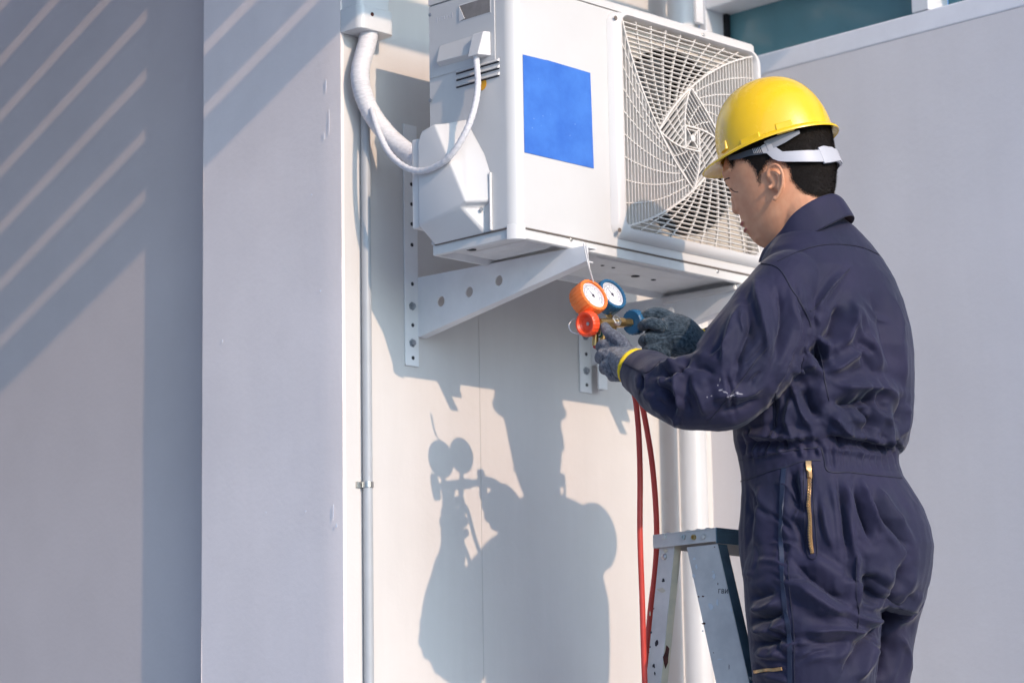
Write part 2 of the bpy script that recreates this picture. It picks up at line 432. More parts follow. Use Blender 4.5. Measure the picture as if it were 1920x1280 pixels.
# ------------------------------------------------------------------ outdoor unit
AX0, AX1, AY0, AY1, AZ0, AZ1 = 3.948, 4.7475, 3.817, 4.067, 1.214, 1.782
ac = thing("air_conditioner", "cream white outdoor air conditioner unit on wall brackets with fan grille", "air conditioner", (4.35, 3.94, AZ0))
def foot(x0, x1, y0, y1, rl, rr_=None, n=8):
    rr_ = rl if rr_ is None else rr_
    p = [(x0, y1)]
    p += [(x0 + rl - rl * math.cos(t), y0 + rl - rl * math.sin(t)) for t in (math.pi / 2 * k / n for k in range(n + 1))] if rl else [(x0, y0)]
    p += [(x1 - rr_ + rr_ * math.sin(t), y0 + rr_ - rr_ * math.cos(t)) for t in (math.pi / 2 * k / n for k in range(n + 1))] if rr_ else [(x1, y0)]
    return p + [(x1, y1)]
cs = MB(); ZA, ZB = 1.2386, 1.7600
GX0, GX1, GZ0, GZ1 = 4.262, 4.732, 1.268, 1.752
cs.prism([(x, y, ZA) for x, y in foot(AX0, GX0, AY0, AY1, 0.028, 0)], (0, 0, ZB - ZA))
cs.prism([(x, y, ZA) for x, y in foot(GX1, AX1, AY0, AY1, 0, 0.014)], (0, 0, ZB - ZA))
cs.box(GX0, GX1, AY1 - 0.02, AY1, ZA, ZB).box(GX0, GX1, AY0, AY1 - 0.02, ZA, GZ0).box(GX0, GX1, AY0, AY1 - 0.02, GZ1, ZB)
cs.build("casing", M['ac'], ac, auto=30)
# lid with rounded rim
lp = []
for z, ins in ((1.7622, 0.0), (1.776, 0.0), (1.780, 0.0025), (AZ1, 0.007)):
    lp.append([(x, y, z) for x, y in foot(AX0 - 0.0015 + ins, AX1 + 0.0015 - ins, AY0 - 0.0015 + ins, AY1 - ins, 0.028, 0.016)])
MB().loft(lp).build("lid", M['ac'], ac, auto=50)
MB().prism([(x, y, ZB - 0.0002) for x, y in foot(AX0 + 0.003, AX1 - 0.003, AY0 + 0.003, AY1 - 0.003, 0.026, 0.014)], (0, 0, 0.0026)).build("lid_gap", M['seam'], ac)
# base pan: rim, recessed underside, ribs
bp_ = MB(); z0, z1 = AZ0, 1.2345
out, inn = foot(AX0 + 0.003, AX1 - 0.003, AY0 + 0.002, AY1 - 0.002, 0.026, 0.014), foot(AX0 + 0.012, AX1 - 0.012, AY0 + 0.012, AY1 - 0.012, 0.02, 0.01)
bp_.loft([[(x, y, 1.2385) for x, y in out], [(x, y, z0 + 0.002) for x, y in out], [(x, y, z0) for x, y in foot(AX0 + 0.006, AX1 - 0.006, AY0 + 0.005, AY1 - 0.005, 0.026, 0.014)],
          [(x, y, z0) for x, y in inn], [(x, y, z0 + 0.011) for x, y in foot(AX0 + 0.022, AX1 - 0.022, AY0 + 0.022, AY1 - 0.022, 0.016, 0.01)]], caps=True)
bp_.build("base_pan", M['pan'], ac, auto=30)
rb = MB()
for xa, xb in ((4.02, 4.10), (4.21, 4.60), (4.74 - 0.06, 4.72)):
    rb.loft([[(x, y, 1.2245) for x, y in foot(xa, xb, AY0 + 0.03, AY1 - 0.04, 0.02, 0.02)], [(x, y, 1.217) for x, y in foot(xa + 0.01, xb - 0.01, AY0 + 0.04, AY1 - 0.05, 0.02, 0.02)]])
rb.build("pan_rib", M['pan'], ac, auto=30)
for x, y, r in ((4.00, 4.0, 0.011), (4.03, 3.965, 0.005), (4.30, 3.90, 0.004), (4.335, 3.90, 0.004), (4.44, 3.93, 0.010), (4.50, 3.93, 0.006)):
    MB().lathe((x, y, 1.2163 if 4.21 < x < 4.6 else 1.2244), (0, 0, -1), [(r, 0), (r, 0.0006)], 14).build("drain_hole", M['dark'], ac)
MB().box(4.118, 4.150, AY0 + 0.012, AY1 - 0.02, 1.199, 1.2135).build("foot_rail", M['pan'], ac, bevel=0.004)
MB().box(4.660, 4.692, AY0 + 0.012, AY1 - 0.02, 1.199, 1.2135).build("foot_rail", M['pan'], ac, bevel=0.004)
# rail line along the panel bottom, corner shoe
MB().prism([(x, y, 1.2352) for x, y in foot(AX0 - 0.0005, AX1 + 0.0005, AY0 - 0.0008, AY1 - 0.01, 0.028, 0.014)], (0, 0, 0.0022)).build("panel_gap", M['seam'], ac)
cshoe = MB(); oo = []
for z, e in ((1.212, -0.002), (1.213, 0.0015), (1.243, 0.0015), (1.2445, -0.001)):
    arc = [(AX0 + 0.0285 - (0.0285 + e) * math.cos(t), AY0 + 0.0285 - (0.0285 + e) * math.sin(t)) for t in (math.radians(5 + 80 * k / 8) for k in range(9))]
    oo.append([(x, y, z) for x, y in arc] + [(AX0 + 0.0275, AY0 + 0.0275, z)])
cshoe.loft(oo); cshoe.build("corner_shoe", M['acp'], ac, auto=35)
# sticker
st = [on_y(*p, AY0) for p in ((979.7, 102.7), (1020, 112.5), (1026, 113.4), (1106.2, 137.2), (1109.0, 210), (1110.0, 239), (1112.8, 316.2), (982.9, 285.9))]
sk = MB().prism([(p.x, AY0 - 0.0004, p.z) for p in st], (0, -0.0008, 0)).build("sticker", M['blue'], ac)
for k in range(14):
    x, z = rnd.uniform(3.99, 4.19), rnd.uniform(1.43, 1.64)
    u, v = project((x, AY0, z))[0][0]
    if u > 1104 or u < 985: continue
    if not (110 + 0.273 * (u - 979) < v < 282 + 0.233 * (u - 983)): continue
    r = rnd.choice((0.0005, 0.0006, 0.0011)) * (1.0 if v > 200 else 0.7)
    MB().lathe((x, AY0 - 0.0012, z), (0, -1, 0), [(r, 0), (r * 0.8, 0.0003)], 6).build("speck", M['speck'], sk)

# fan grille frame
gf = MB(); L = []
for (a, b, c, d, r, y) in ((4.238, 4.7462, 1.2555, 1.7585, 0.030, AY0 - 0.0003), (4.246, 4.744, 1.2615, 1.7575, 0.030, AY0 - 0.012), (4.252, 4.741, 1.2735, 1.7565, 0.030, AY0 - 0.017),
                           (4.267, 4.731, 1.278, 1.7535, 0.026, AY0 - 0.0175), (4.2725, 4.7275, 1.281, 1.7515, 0.024, AY0 - 0.012), (4.2735, 4.7265, 1.282, 1.7505, 0.024, AY0 + 0.012)):
    L.append([(x, y, z) for x, z in rrect(a, b, c, d, r, 7)])
gf.loft(L, caps=False); gf.build("grille_frame", M['acp'], ac, auto=40)
for u, v in ((1151, 35), (1158.5, 432)):
    p = on_y(u, v, AY0 - 0.012)
    MB().lathe((p.x, AY0 - 0.0165 if v > 100 else AY0 - 0.0168, p.z), (0, -1, 0), [(0.0048, 0), (0.0048, 0.0012)], 14).build("screw_hole", M['seam'], ac)
# grille bars: nested pinwheel of ribs, fine bars and cross ties
CX, CZ = 4.500, 1.5155
O = [(4.2755, 1.7475), (4.7245, 1.7475), (4.7245, 1.2835), (4.2755, 1.2835)]            # TL TR BR BL
P = [(CX - 0.110, CZ), (CX, CZ + 0.116), (CX + 0.110, CZ), (CX, CZ - 0.116)]            # left top right bottom
Q = [(CX - 0.024, CZ + 0.026), (CX + 0.024, CZ + 0.026), (CX + 0.024, CZ - 0.026), (CX - 0.024, CZ - 0.026)]
gb = MB()
def bar(a, b, w_=0.0022, y0=AY0 - 0.0105, y1=AY0 - 0.0030):
    ax, az = a; bx, bz = b; dx, dz = bx - ax, bz - az; l = math.hypot(dx, dz)
    if l < 0.004: return
    nx, nz = -dz / l * w_ / 2, dx / l * w_ / 2
    gb.prism([(ax + nx, y0, az + nz), (ax - nx, y0, az - nz), (bx - nx, y0, bz - nz), (bx + nx, y0, bz + nz)], (0, y1 - y0, 0))
def clip_line(poly, o, d):
    ts = []
    n = len(poly)
    for i in range(n):
        (x0, z0), (x1, z1) = poly[i], poly[(i + 1) % n]
        ex, ez = x1 - x0, z1 - z0; det = d[0] * -ez + d[1] * ex
        if abs(det) < 1e-9: continue
        rx, rz = x0 - o[0], z0 - o[1]
        t = (rx * -ez + rz * ex) / det; s_ = (d[0] * rz - d[1] * rx) / det
        if -1e-6 <= s_ <= 1 + 1e-6: ts.append(t)
    ts.sort(); return ts
def fill(poly, d, sp_, w_=0.0019):
    l = math.hypot(*d); d = (d[0] / l, d[1] / l); nrm = (-d[1], d[0])
    ks = [p[0] * nrm[0] + p[1] * nrm[1] for p in poly]; k = min(ks) + sp_ * 0.5
    while k < max(ks):
        ts = clip_line(poly, (nrm[0] * k, nrm[1] * k), d)
        for a, b in zip(ts[::2], ts[1::2]):
            bar((nrm[0] * k + d[0] * a, nrm[1] * k + d[1] * a), (nrm[0] * k + d[0] * b, nrm[1] * k + d[1] * b), w_)
        k += sp_
lerp = lambda a, b, t: (a[0] + (b[0] - a[0]) * t, a[1] + (b[1] - a[1]) * t)
def arc(a, b, bul, n=10):
    dx, dz = b[0] - a[0], b[1] - a[1]; l = math.hypot(dx, dz); nx, nz = -dz / l, dx / l
    return [(a[0] + dx * t + nx * bul * 4 * t * (1 - t), a[1] + dz * t + nz * bul * 4 * t * (1 - t)) for t in (k / n for k in range(n + 1))]
def bars(pl, *a):
    for p, q in zip(pl[:-1], pl[1:]): bar(p, q, *a)
ribs = [arc(O[i], P[i], -0.012) for i in range(4)]
edge = [arc(P[i], P[(i + 1) % 4], 0.006) for i in range(4)]
for i in range(4):
    j = (i + 1) % 4; o0, o1, p0, p1 = O[i], O[j], P[i], P[j]; q0, q1, q3 = Q[i], Q[j], Q[(i + 3) % 4]
    fill([o0] + ribs[j] + edge[i][::-1] + ribs[i][::-1][1:-1], (1, 0) if i % 2 == 0 else (0, 1), 0.0104)
    for t in (k / 9 for k in range(1, 9)):
        bars(arc(lerp(o0, o1, t), edge[i][round(t * 10)], -0.010 * (1 - t) - 0.004, 6), 0.0022, AY0 - 0.0085, AY0 - 0.003)
    bars(ribs[i], 0.0040, AY0 - 0.0125); bars(edge[i], 0.0040, AY0 - 0.0128)
    r0, r1 = arc(P[i], q3, -0.006), arc(P[j], q0, -0.006)          # spiral ribs of the inner ring
    fill(edge[i] + r1[1:] + [q3] + r0[::-1][1:-1], (p1[0] - p0[0], p1[1] - p0[1]), 0.0104)
    for t in (0.3, 0.65):
        bars(arc(edge[i][round(t * 10)], lerp(q3, q0, t), -0.004, 4), 0.0022, AY0 - 0.0085, AY0 - 0.003)
    bars(r1, 0.0036, AY0 - 0.0126); bar(q0, q1, 0.0034, AY0 - 0.0127)
    fill([q0, q1, (CX, CZ)], (q1[0] - q0[0], q1[1] - q0[1]), 0.0130)
    bar(q0, (CX, CZ), 0.0026, AY0 - 0.0124)
gb.build("fan_grille", M['grille'], ac)
MB().lathe((CX, AY0 - 0.0126, CZ), (0, -1, 0), [(0.008, 0), (0.008, 0.002), (0.0055, 0.003)], 16).build("grille_boss", M['grille'], ac, auto=40)
# fan chamber: the darkness inside is put into the black ring and back
sh = MB(); n = 64; RF = 0.212; inner, outer = [], []
for k in range(n):
    t = 2 * math.pi * k / n; c, s_ = math.cos(t), math.sin(t)
    m_ = min(0.2365 / max(abs(c), 1e-6), 0.2425 / max(abs(s_), 1e-6))
    inner.append((CX + RF * c, s_ * RF + CZ)); outer.append((CX + c * m_, CZ - 0.005 + s_ * m_))
sh.loft([[(x, AY0 + 0.030, z) for x, z in outer], [(x, AY0 + 0.030, z) for x, z in inner], [(CX + (x - CX) * 0.985, AY0 + 0.036, CZ + (z - CZ) * 0.985) for x, z in inner]], caps=False)
sh.build("fan_shroud", M['shroud'], ac, auto=40)
MB().loft([[(CX + (x - CX) * 0.984, AY0 + 0.0365, CZ + (z - CZ) * 0.984) for x, z in inner], [(CX + (x - CX) * 0.984, AY0 + 0.15, CZ + (z - CZ) * 0.984) for x, z in inner]], caps=False).build("fan_ring", M['dark'], ac, auto=40)
MB().box(GX0 + 0.001, GX1 - 0.001, AY0 + 0.155, AY0 + 0.16, GZ0 + 0.001, GZ1 - 0.001).build("dark_chamber_back", M['dark'], ac)
fb = MB(); fb.lathe((CX, AY0 + 0.06, CZ), (0, 1, 0), [(0.03, 0), (0.05, 0.01), (0.05, 0.07)], 24)
for k in range(3):
    rows = []
    for i in range(8):
        r = 0.045 + 0.15 * i / 7; half = math.radians(34 + 8 * i / 7); rows.append([])
        for j in range(9):
            s_ = -1 + 2 * j / 8; t = 2 * math.pi * k / 3 + half * s_ + 0.25 * i / 7
            rows[-1].append((CX + r * math.cos(t), AY0 + 0.095 + 0.035 * s_, CZ + r * math.sin(t)))
    top = [p for R_ in rows for p in R_]; nn = len(top)
    fs = [(i * 9 + j, i * 9 + j + 1, (i + 1) * 9 + j + 1, (i + 1) * 9 + j) for i in range(7) for j in range(8)]
    fb.add(top, fs)
fb.build("fan", M['fin'], ac, smooth=True)

# service side (faces -x)
def poly_x(pts, x): return [(x, y, z) for y, z in pts]
sd = MB()   # thin service panel
sd.box(AX0 - 0.0022, AX0 - 0.0002, 3.868, 4.0655, 1.60, 1.7555)
hp = sd.build("service_panel", M['ac'], ac, bevel=0.001)
# handle recess: flat framed patch, the pocket's shade put into its grey
hk = MB()
yA, yB, zA, zB = 3.880, 3.971, 1.706, 1.740
hk.loft([poly_x([(yA - 0.003, zA - 0.003), (yB + 0.003, zA - 0.003), (yB + 0.003, zB + 0.003), (yA - 0.003, zB + 0.003)], AX0 - 0.0024),
         poly_x([(yA, zA), (yB, zA), (yB, zB), (yA, zB)], AX0 - 0.0032)], caps=False)
hk.build("handle_rim", M['acp'], ac)
hk = MB()
hk.add([(AX0 - 0.003, yA, zA), (AX0 - 0.003, yB, zA), (AX0 - 0.003, yB, zB), (AX0 - 0.003, yA, zB)], [(0, 1, 2, 3)])
hk.build("handle_recess_patch", mat("handle_recess_shade", (0.30, 0.27, 0.25), 0.6, var=0.3, vscale=25), ac)
MB().prism([(AX0 - 0.0032, yB, zA), (AX0 - 0.0032, yB - 0.016, zA + 0.003), (AX0 - 0.0032, yB, zB)], (-0.0012, 0, 0)).build("handle_lip", M['acp'], ac)
# cable hood: wedge that swells downwards
hd = MB(); ya, yb = 3.905, 4.034
hd.add([(AX0 - 0.0024, ya, 1.6665), (AX0 - 0.0024, yb, 1.6655), (AX0 - 0.015, yb - 0.003, 1.627), (AX0 - 0.015, ya, 1.624), (AX0 - 0.0024, yb, 1.620), (AX0 - 0.0024, ya, 1.617)],
       [(0, 1, 2, 3), (3, 2, 4, 5), (1, 4, 2), (0, 3, 5)])
hd.build("cable_hood", M['ac'], ac, bevel=0.0012)
MB().loft([[(AX0 - 0.0022, 3.880, 1.664), (AX0 - 0.016, 3.888, 1.664), (AX0 - 0.016, 3.920, 1.664), (AX0 - 0.0022, 3.926, 1.664)],
           [(AX0 - 0.0022, 3.880, 1.612), (AX0 - 0.030, 3.892, 1.612), (AX0 - 0.030, 3.922, 1.612), (AX0 - 0.0022, 3.928, 1.612)]]).build("cable_gland_box", M['acp'], ac, bevel=0.002)
for z in (1.594, 1.5795, 1.564):
    MB().prism([(AX0 - 0.0004, 3.858, z - 0.0012), (AX0 - 0.0004, 3.985, z - 0.0012), (AX0 - 0.0004, 3.985, z + 0.0012), (AX0 - 0.0004, 3.858, z + 0.0012)], (-0.0012, 0, 0)).build("vent_slot", M['ink'], ac)
    MB().loft([[(AX0 - 0.0004, 3.857, z + 0.0016), (AX0 - 0.0004, 3.986, z + 0.0016)] + [(AX0 - 0.0004, 3.986, z + 0.0090), (AX0 - 0.0004, 3.857, z + 0.0090)],
               [(AX0 - 0.0052, 3.860, z + 0.0018), (AX0 - 0.0052, 3.983, z + 0.0018)] + [(AX0 - 0.001, 3.983, z + 0.0088), (AX0 - 0.001, 3.860, z + 0.0088)]]).build("louvre", M['ac'], ac)
for y, z in ((4.061, 1.741), (4.063, 1.552)):
    MB().lathe((AX0 - 0.0022, y, z), (-1, 0, 0), [(0.0042, 0), (0.0042, 0.0016), (0.002, 0.0028)], 12).build("screw", M['zinc'], ac, auto=40)
for u, v, y in ((1318, 66, AY0 - 0.0015), (1070.5, 449, AY0 + 0.002), (1345, 509, AY0 + 0.002)):
    p = on_y(u, v, y)
    MB().lathe((p.x, y, p.z), (0, -1, 0), [(0.0042, 0), (0.0042, 0.0018), (0.002, 0.003)], 12).build("screw", M['steel'], ac, auto=40)
MB().lathe((AX0 - 0.0004, 3.909, 1.556), (-1, 0, 0), [(0.013, 0), (0.013, 0.0006)], 20).build("warning_dot", M['orange_s'], ac)
fm = MB()     # faint worn marks of the old lettering
for k, y in enumerate((4.040, 4.033, 4.026, 4.018, 4.010, 4.002, 3.994)):
    h = (0.012, 0.006, 0.010, 0.008, 0.009, 0.004, 0.012)[k]
    fm.box(AX0 - 0.0027, AX0 - 0.0021, y - 0.0006, y + 0.0006, 1.725 - h / 2, 1.725 + h / 2)
fm.build("worn_mark", mat("worn_grey_print", (0.48, 0.48, 0.52), 0.6), ac)
# valve cover: flat face, a sloping cheek, undercut foot
VL = AX0 - 0.046; VY = 4.060
A_ = {}
vc = MB()
V = [(VL, 4.060, 1.452), (VL, 4.048, 1.474), (VL, 4.006, 1.482), (VL, 3.918, 1.299), (VL + 0.004, 3.936, 1.291), (VL, 4.060, 1.272),
     (AX0 - 0.0005, 3.958, 1.489), (AX0 - 0.0005, 3.905, 1.404), (AX0 - 0.0005, 3.889, 1.362), (AX0 - 0.0005, 3.887, 1.303),
     (AX0 - 0.0005, 3.908, 1.294), (AX0 - 0.0005, 3.908, 1.238), (AX0 - 0.001, 4.058, 1.237), (AX0 - 0.001, 4.058, 1.474), (AX0 - 0.001, 4.000, 1.491)]
F = [(0, 1, 2, 3, 4, 5), (2, 14, 6, 7, 8, 9, 3), (3, 9, 10, 4), (4, 10, 11), (4, 11, 12, 5), (0, 5, 12, 13), (0, 13, 14, 1), (1, 14, 2)]
vc.add(V, F)
vc.build("valve_cover", M['acp'], ac, bevel=0.005, seg=3, auto=60)
MB().box(AX0 - 0.007, AX0 - 0.0006, 3.884, 3.8875, 1.239, 1.362).build("valve_cover_lip", M['acp'], ac, bevel=0.001)
MB().box(VL + 0.004, AX0 + 0.004, 4.0605, 4.082, 1.268, 1.462).build("valve_cover_flange", M['acp'], ac, bevel=0.004)
MB().lathe((AX0 - 0.010, 3.9075, 1.286), (-0.1, -1, 0.0), [(0.0042, 0), (0.0042, 0.002)], 12).build("grip_screw", M['zinc'], ac)

# cable loop
cb = thing("drooping_cable", "thin white spiral wrapped cable looping down to the cable hood", "cable", (3.93, 3.9, 1.6))
CXP = 3.8935
cp = smooth_path([on_y(697, 205, 4.215), on_x(711, 250, 3.905), on_x(732, 290, CXP + 0.004), on_x(765, 316, CXP), on_x(800, 319, CXP), on_x(842, 295, CXP), on_x(872, 250, CXP + 0.008),
                  on_x(889, 205, CXP + 0.020), on_x(896, 160, CXP + 0.034), (AX0 - 0.018, 3.907, 1.600), (AX0 - 0.018, 3.907, 1.616)], 14)
MB().tube(cp, [0.0068 + 0.0005 * math.sin(i * 1.9) for i in range(len(cp))], 12).build("cable", M['tape'], cb, smooth=True)

# ------------------------------------------------------------------ brackets
def bracket(XA, label, second):
    b = thing("wall_bracket", label, "bracket", (XA, YW, 1.02), "steel brackets under the air conditioner")
    lw, t = 0.040, 0.004
    zb_, zt_ = 1.022, 1.565
    # L leg: flange on the wall and a return
    lg = MB().box(XA - lw, XA, YW - t - 0.0008, YW - 0.0008, zb_, zt_)
    lg.build("leg", M['bracket'], b, bevel=0.0008)
    if second:
        MB().box(XA - 0.004, XA + 0.026, YW - 0.030, YW - 0.026, 1.030, 1.30).box(XA + 0.0225, XA + 0.026, YW - 0.026, YW - 0.005, 1.03, 1.3).build("leg_plate", M['bracket'], b, bevel=0.0008)
    ya_, yf = YW - t - 0.001, 3.772
    prof = [(ya_, 1.088), (ya_, 1.2215), (yf, 1.2115), (yf - 0.006, 1.205), (yf - 0.006, 1.183), (yf, 1.178)]
    # web with three holes: built as a strip mesh with bridged circles
    bm = bmesh.new()
    vs = [bm.verts.new((XA, y, z)) for y, z in prof]
    ed = [bm.edges.new((vs[i], vs[(i + 1) % len(vs)])) for i in range(len(vs))]
    for u, v in ((827.5, 565), (880.5, 547.5), (936, 526)):
        p = on_x(u, v, on_x(784, 632, XA).x) if not second else None
        c = (4.205, 1.157) if p is None else (p.y, p.z)
        if second: c = {827.5: (4.205, 1.157), 880.5: (4.117, 1.165), 936: (4.026, 1.178)}[u]
        ring = [bm.verts.new((XA, c[0] + 0.0115 * math.cos(a), c[1] + 0.0115 * math.sin(a))) for a in (2 * math.pi * k / 24 for k in range(24))]
        ed += [bm.edges.new((ring[i], ring[(i + 1) % 24])) for i in range(24)]
    bmesh.ops.triangle_fill(bm, use_beauty=True, use_dissolve=False, edges=ed, normal=(-1, 0, 0))
    me = bpy.data.meshes.new("arm"); bm.to_mesh(me); bm.free()
    o = link(me, "arm", M['bracket'], b)
    s_ = o.modifiers.new("s", 'SOLIDIFY'); s_.thickness = 0.003; s_.offset = 0
    # top flange and folded lower lip
    fl = MB()
    fl.add([(XA + 0.0016, 4.10, 1.2190), (XA + 0.034, 4.10, 1.2190), (XA + 0.034, yf, 1.2114), (XA + 0.0016, yf, 1.2114), (XA + 0.0016, 4.10, 1.2165), (XA + 0.034, 4.10, 1.2165), (XA + 0.034, yf, 1.2084), (XA + 0.0016, yf, 1.2084)],
           [(0, 1, 2, 3), (7, 6, 5, 4), (0, 4, 5, 1), (1, 5, 6, 2), (2, 6, 7, 3), (3, 7, 4, 0)])
    fl.build("top_flange", M['bracket'], b)
    lp_ = MB(); ya2, za2, yb2, zb2 = ya_, 1.0895, yf, 1.1795
    lp_.prism([(XA + 0.0016, ya2, za2 - 0.002), (XA + 0.022, ya2, za2 - 0.002), (XA + 0.022, ya2, za2 + 0.0005), (XA + 0.0016, ya2, za2 + 0.0005)], (0, yb2 - ya2, zb2 - za2))
    lp_.build("lower_lip", M['bracket'], b)
    for z in (1.155, 1.073):
        MB().lathe((XA - 0.020, YW - t - 0.001, z), (0, -1, 0), [(0.0095, 0), (0.0095, 0.002), (0.0062, 0.002), (0.0062, 0.007)], 6).build("bolt", M['zinc'], b)
    for z in (1.478, 1.430, 1.385, 1.340, 1.293, 1.205, 1.113, 1.040):
        MB().lathe((XA - 0.018, YW - t - 0.0006, z), (0, -1, 0), [(0.0044, 0), (0.0044, 0.0006)], 14).build("bolt_hole", M['ink'], b)
    return b
bracket(4.108, "white steel wall bracket with three holes under the left end of the air conditioner", False)
bracket(4.668, "white steel wall bracket behind the gauges and gloved hands", True)

# thin hook wire hanging from the bracket
hw = MB()
hw.tube(smooth_path([at(1094, 455, 5.60), at(1099, 480, 5.60), at(1105, 503, 5.605), at(1113, 530, 5.63)], 6), 0.0016, 8)
hw.tube(smooth_path([at(1099, 456, 5.60), at(1102, 480, 5.60), at(1106, 503, 5.605)], 6), 0.0012, 8)
tag(hw.build("hook_wire", M['wire'], smooth=True), "thin white wire hook from the bracket down to the orange gauge", "wire")

# ------------------------------------------------------------------ gauge manifold
gm = thing("gauge_manifold", "brass gauge manifold with one orange and one blue round gauge, held in the gloved hands", "gauge manifold", (4.12, 3.72, 1.03))
GO, GB = at(1113, 553, 5.61), at(1149, 551, 5.66)          # centres of the two faces
gn = Vector((-0.06, -0.90, 0.36)).normalized()
def gauge(c, m, R_, depth, ribs):
    def wob(t, r): return 1 - (0.05 * max(0, math.cos(ribs * t)) ** 3 if r > R_ * 0.94 else 0)
    g_ = MB().lathe(c, gn, [(R_ * 0.80, -depth), (R_ * 0.95, -depth), (R_, -depth + 0.004), (R_, -0.003), (R_ * 0.96, 0.002), (R_ * 0.80, 0.0025), (R_ * 0.78, -0.003)], 144, wob).build("gauge", m, gm, auto=50)
    d_ = MB().lathe(c - gn * 0.0028, gn, [(R_ * 0.79, 0), (R_ * 0.79, 0.0008)], 40).build("dial", M['dial'], g_)
    mk = MB(); U = Vector((1, 0, 0)); U = (U - gn * U.dot(gn)).normalized(); V_ = gn.cross(U)
    for k in range(41):
        t = math.radians(-45 + 270 * k / 40); e = U * math.cos(t) + V_ * math.sin(t); s_ = gn.cross(e) * 0.0005
        a, b = R_ * (0.58 if k % 5 else 0.50), R_ * 0.66; o_ = c - gn * 0.0019
        mk.prism([o_ + e * a - s_, o_ + e * b - s_, o_ + e * b + s_, o_ + e * a + s_], gn * 0.0002)
    for rr_ in (0.44, 0.70):
        for k in range(40):
            t0, t1 = math.radians(-45 + 270 * k / 40), math.radians(-45 + 270 * (k + 1) / 40); o_ = c - gn * 0.00185
            e0, e1 = U * math.cos(t0) + V_ * math.sin(t0), U * math.cos(t1) + V_ * math.sin(t1)
            mk.prism([o_ + e0 * R_ * rr_, o_ + e1 * R_ * rr_, o_ + e1 * R_ * (rr_ + 0.02), o_ + e0 * R_ * (rr_ + 0.02)], gn * 0.0002)
    t = math.radians(120); e = U * math.cos(t) + V_ * math.sin(t); s_ = gn.cross(e) * 0.0012; o_ = c - gn * 0.0014
    mk.prism([o_ - e * R_ * 0.15 - s_, o_ + e * R_ * 0.55, o_ - e * R_ * 0.15 + s_], gn * 0.0003)
    mk.lathe(c - gn * 0.0016, gn, [(0.003, 0), (0.003, 0.0012)], 12)
    mk.build("dial_marking", M['dialm'], g_)
    return g_
gauge(GO, M['orange'], 0.0375, 0.036, 26)
gauge(GB, M['bluek'], 0.0360, 0.030, 26)
KO, KB = at(1102, 607, 5.585), at(1187, 604, 5.69)
bx = (KB - KO).normalized()
def knob(c, axis, m):
    k_ = MB().lathe(c, axis, [(0.012, 0.0), (0.024, 0.0), (0.0262, 0.003), (0.0262, 0.017), (0.024, 0.020), (0.0205, 0.020), (0.014, 0.010), (0.006, 0.009), (0.001, 0.009)], 72,
                    lambda t, r: 1 + (0.03 * math.cos(20 * t) if r > 0.0255 else 0)).build("valve_knob", m, gm, auto=45)
    MB().lathe(Vector(c) + Vector(axis).normalized() * 0.009, axis, [(0.0042, 0), (0.0042, 0.002), (0.002, 0.003)], 10).build("screw", M['steel'], k_, auto=40)
knob(KO + bx * 0.010, -bx, M['redk'])
knob(KB - bx * 0.006, bx, M['bluek'])
mb_ = MB(); mid_ = (KO + KB) / 2
mb_.tube([KO + bx * 0.012, KO + bx * 0.035], 0.0085, 6).tube([KB - bx * 0.034, KB - bx * 0.008], 0.0085, 6)
mb_.tube([KO + bx * 0.034, KB - bx * 0.033], 0.0105, 20)
for c, t in ((GO, 0.030), (GB, 0.083)):
    base = KO + bx * t
    tgt = c - gn * 0.02 - Vector((0, 0, 0.030))
    mb_.tube([base, base.lerp(tgt, 0.45)], 0.0085, 6).tube([base.lerp(tgt, 0.4), tgt], 0.006, 12)
for t in (0.028, 0.052, 0.080):
    base = KO + bx * t
    mb_.tube([base, base + Vector((0, 0.004, -0.022))], 0.0085, 6).tube([base + Vector((0, 0.004, -0.02)), base + Vector((0, 0.006, -0.045))], 0.0065, 12)
mb_.build("manifold_block", M['brass'], gm, auto=40)
mb_ = MB().lathe(mid_ + bx * 0.008 - gn * 0.012 + gn * 0.020, gn, [(0.008, 0), (0.0125, 0), (0.0125, 0.005), (0.0095, 0.006), (0.0085, 0.002)], 6)
mb_.build("sight_glass", M['steel'], gm, auto=40)
MB().tube(smooth_path([at(1090, 627, 5.60), at(1072, 622, 5.61), at(1067, 608, 5.62), at(1078, 597, 5.63)], 8), 0.0012, 8).build("wire_loop", M['wire'], gm, smooth=True)
MB().tube(smooth_path([at(1112, 629, 5.60), at(1120, 632, 5.605), at(1128, 628, 5.61), at(1128, 612, 5.62)], 6), 0.0022, 8).build("cord", M['green'], gm, smooth=True)

# ------------------------------------------------------------------ hoses
def hose(pts, label):
    tag(MB().tube(smooth_path(pts, 12), 0.0060, 16).build("hose", M['hose'], smooth=True), label, "hose", "red hoses hanging from the gauge manifold")
b1, b2 = KO + bx * 0.028 + Vector((0, 0.006, -0.045)), KO + bx * 0.080 + Vector((0, 0.006, -0.045))
hose([b1, at(1138, 662, 5.625), at(1163, 700, 5.605), at(1187, 732, 5.60), at(1196, 790, 5.60), at(1200, 880, 5.60), at(1200, 1000, 5.585), at(1204, 1120, 5.575), at(1209, 1280, 5.56), at(1222, 1600, 5.55), at(1230, 2500, 5.53)],
     "straighter red hose hanging clear of the ladder, its lower half in orange sunlight")
hose([b2, at(1156, 664, 5.655), at(1180, 704, 5.645), at(1199, 742, 5.645), at(1212, 800, 5.655), at(1224, 880, 5.66), at(1231, 980, 5.665), at(1229, 1060, 5.68), at(1218, 1160, 5.69), at(1212, 1280, 5.69), at(1225, 1600, 5.68), at(1240, 2500, 5.66)],
     "red hose curving behind the top of the ladder")

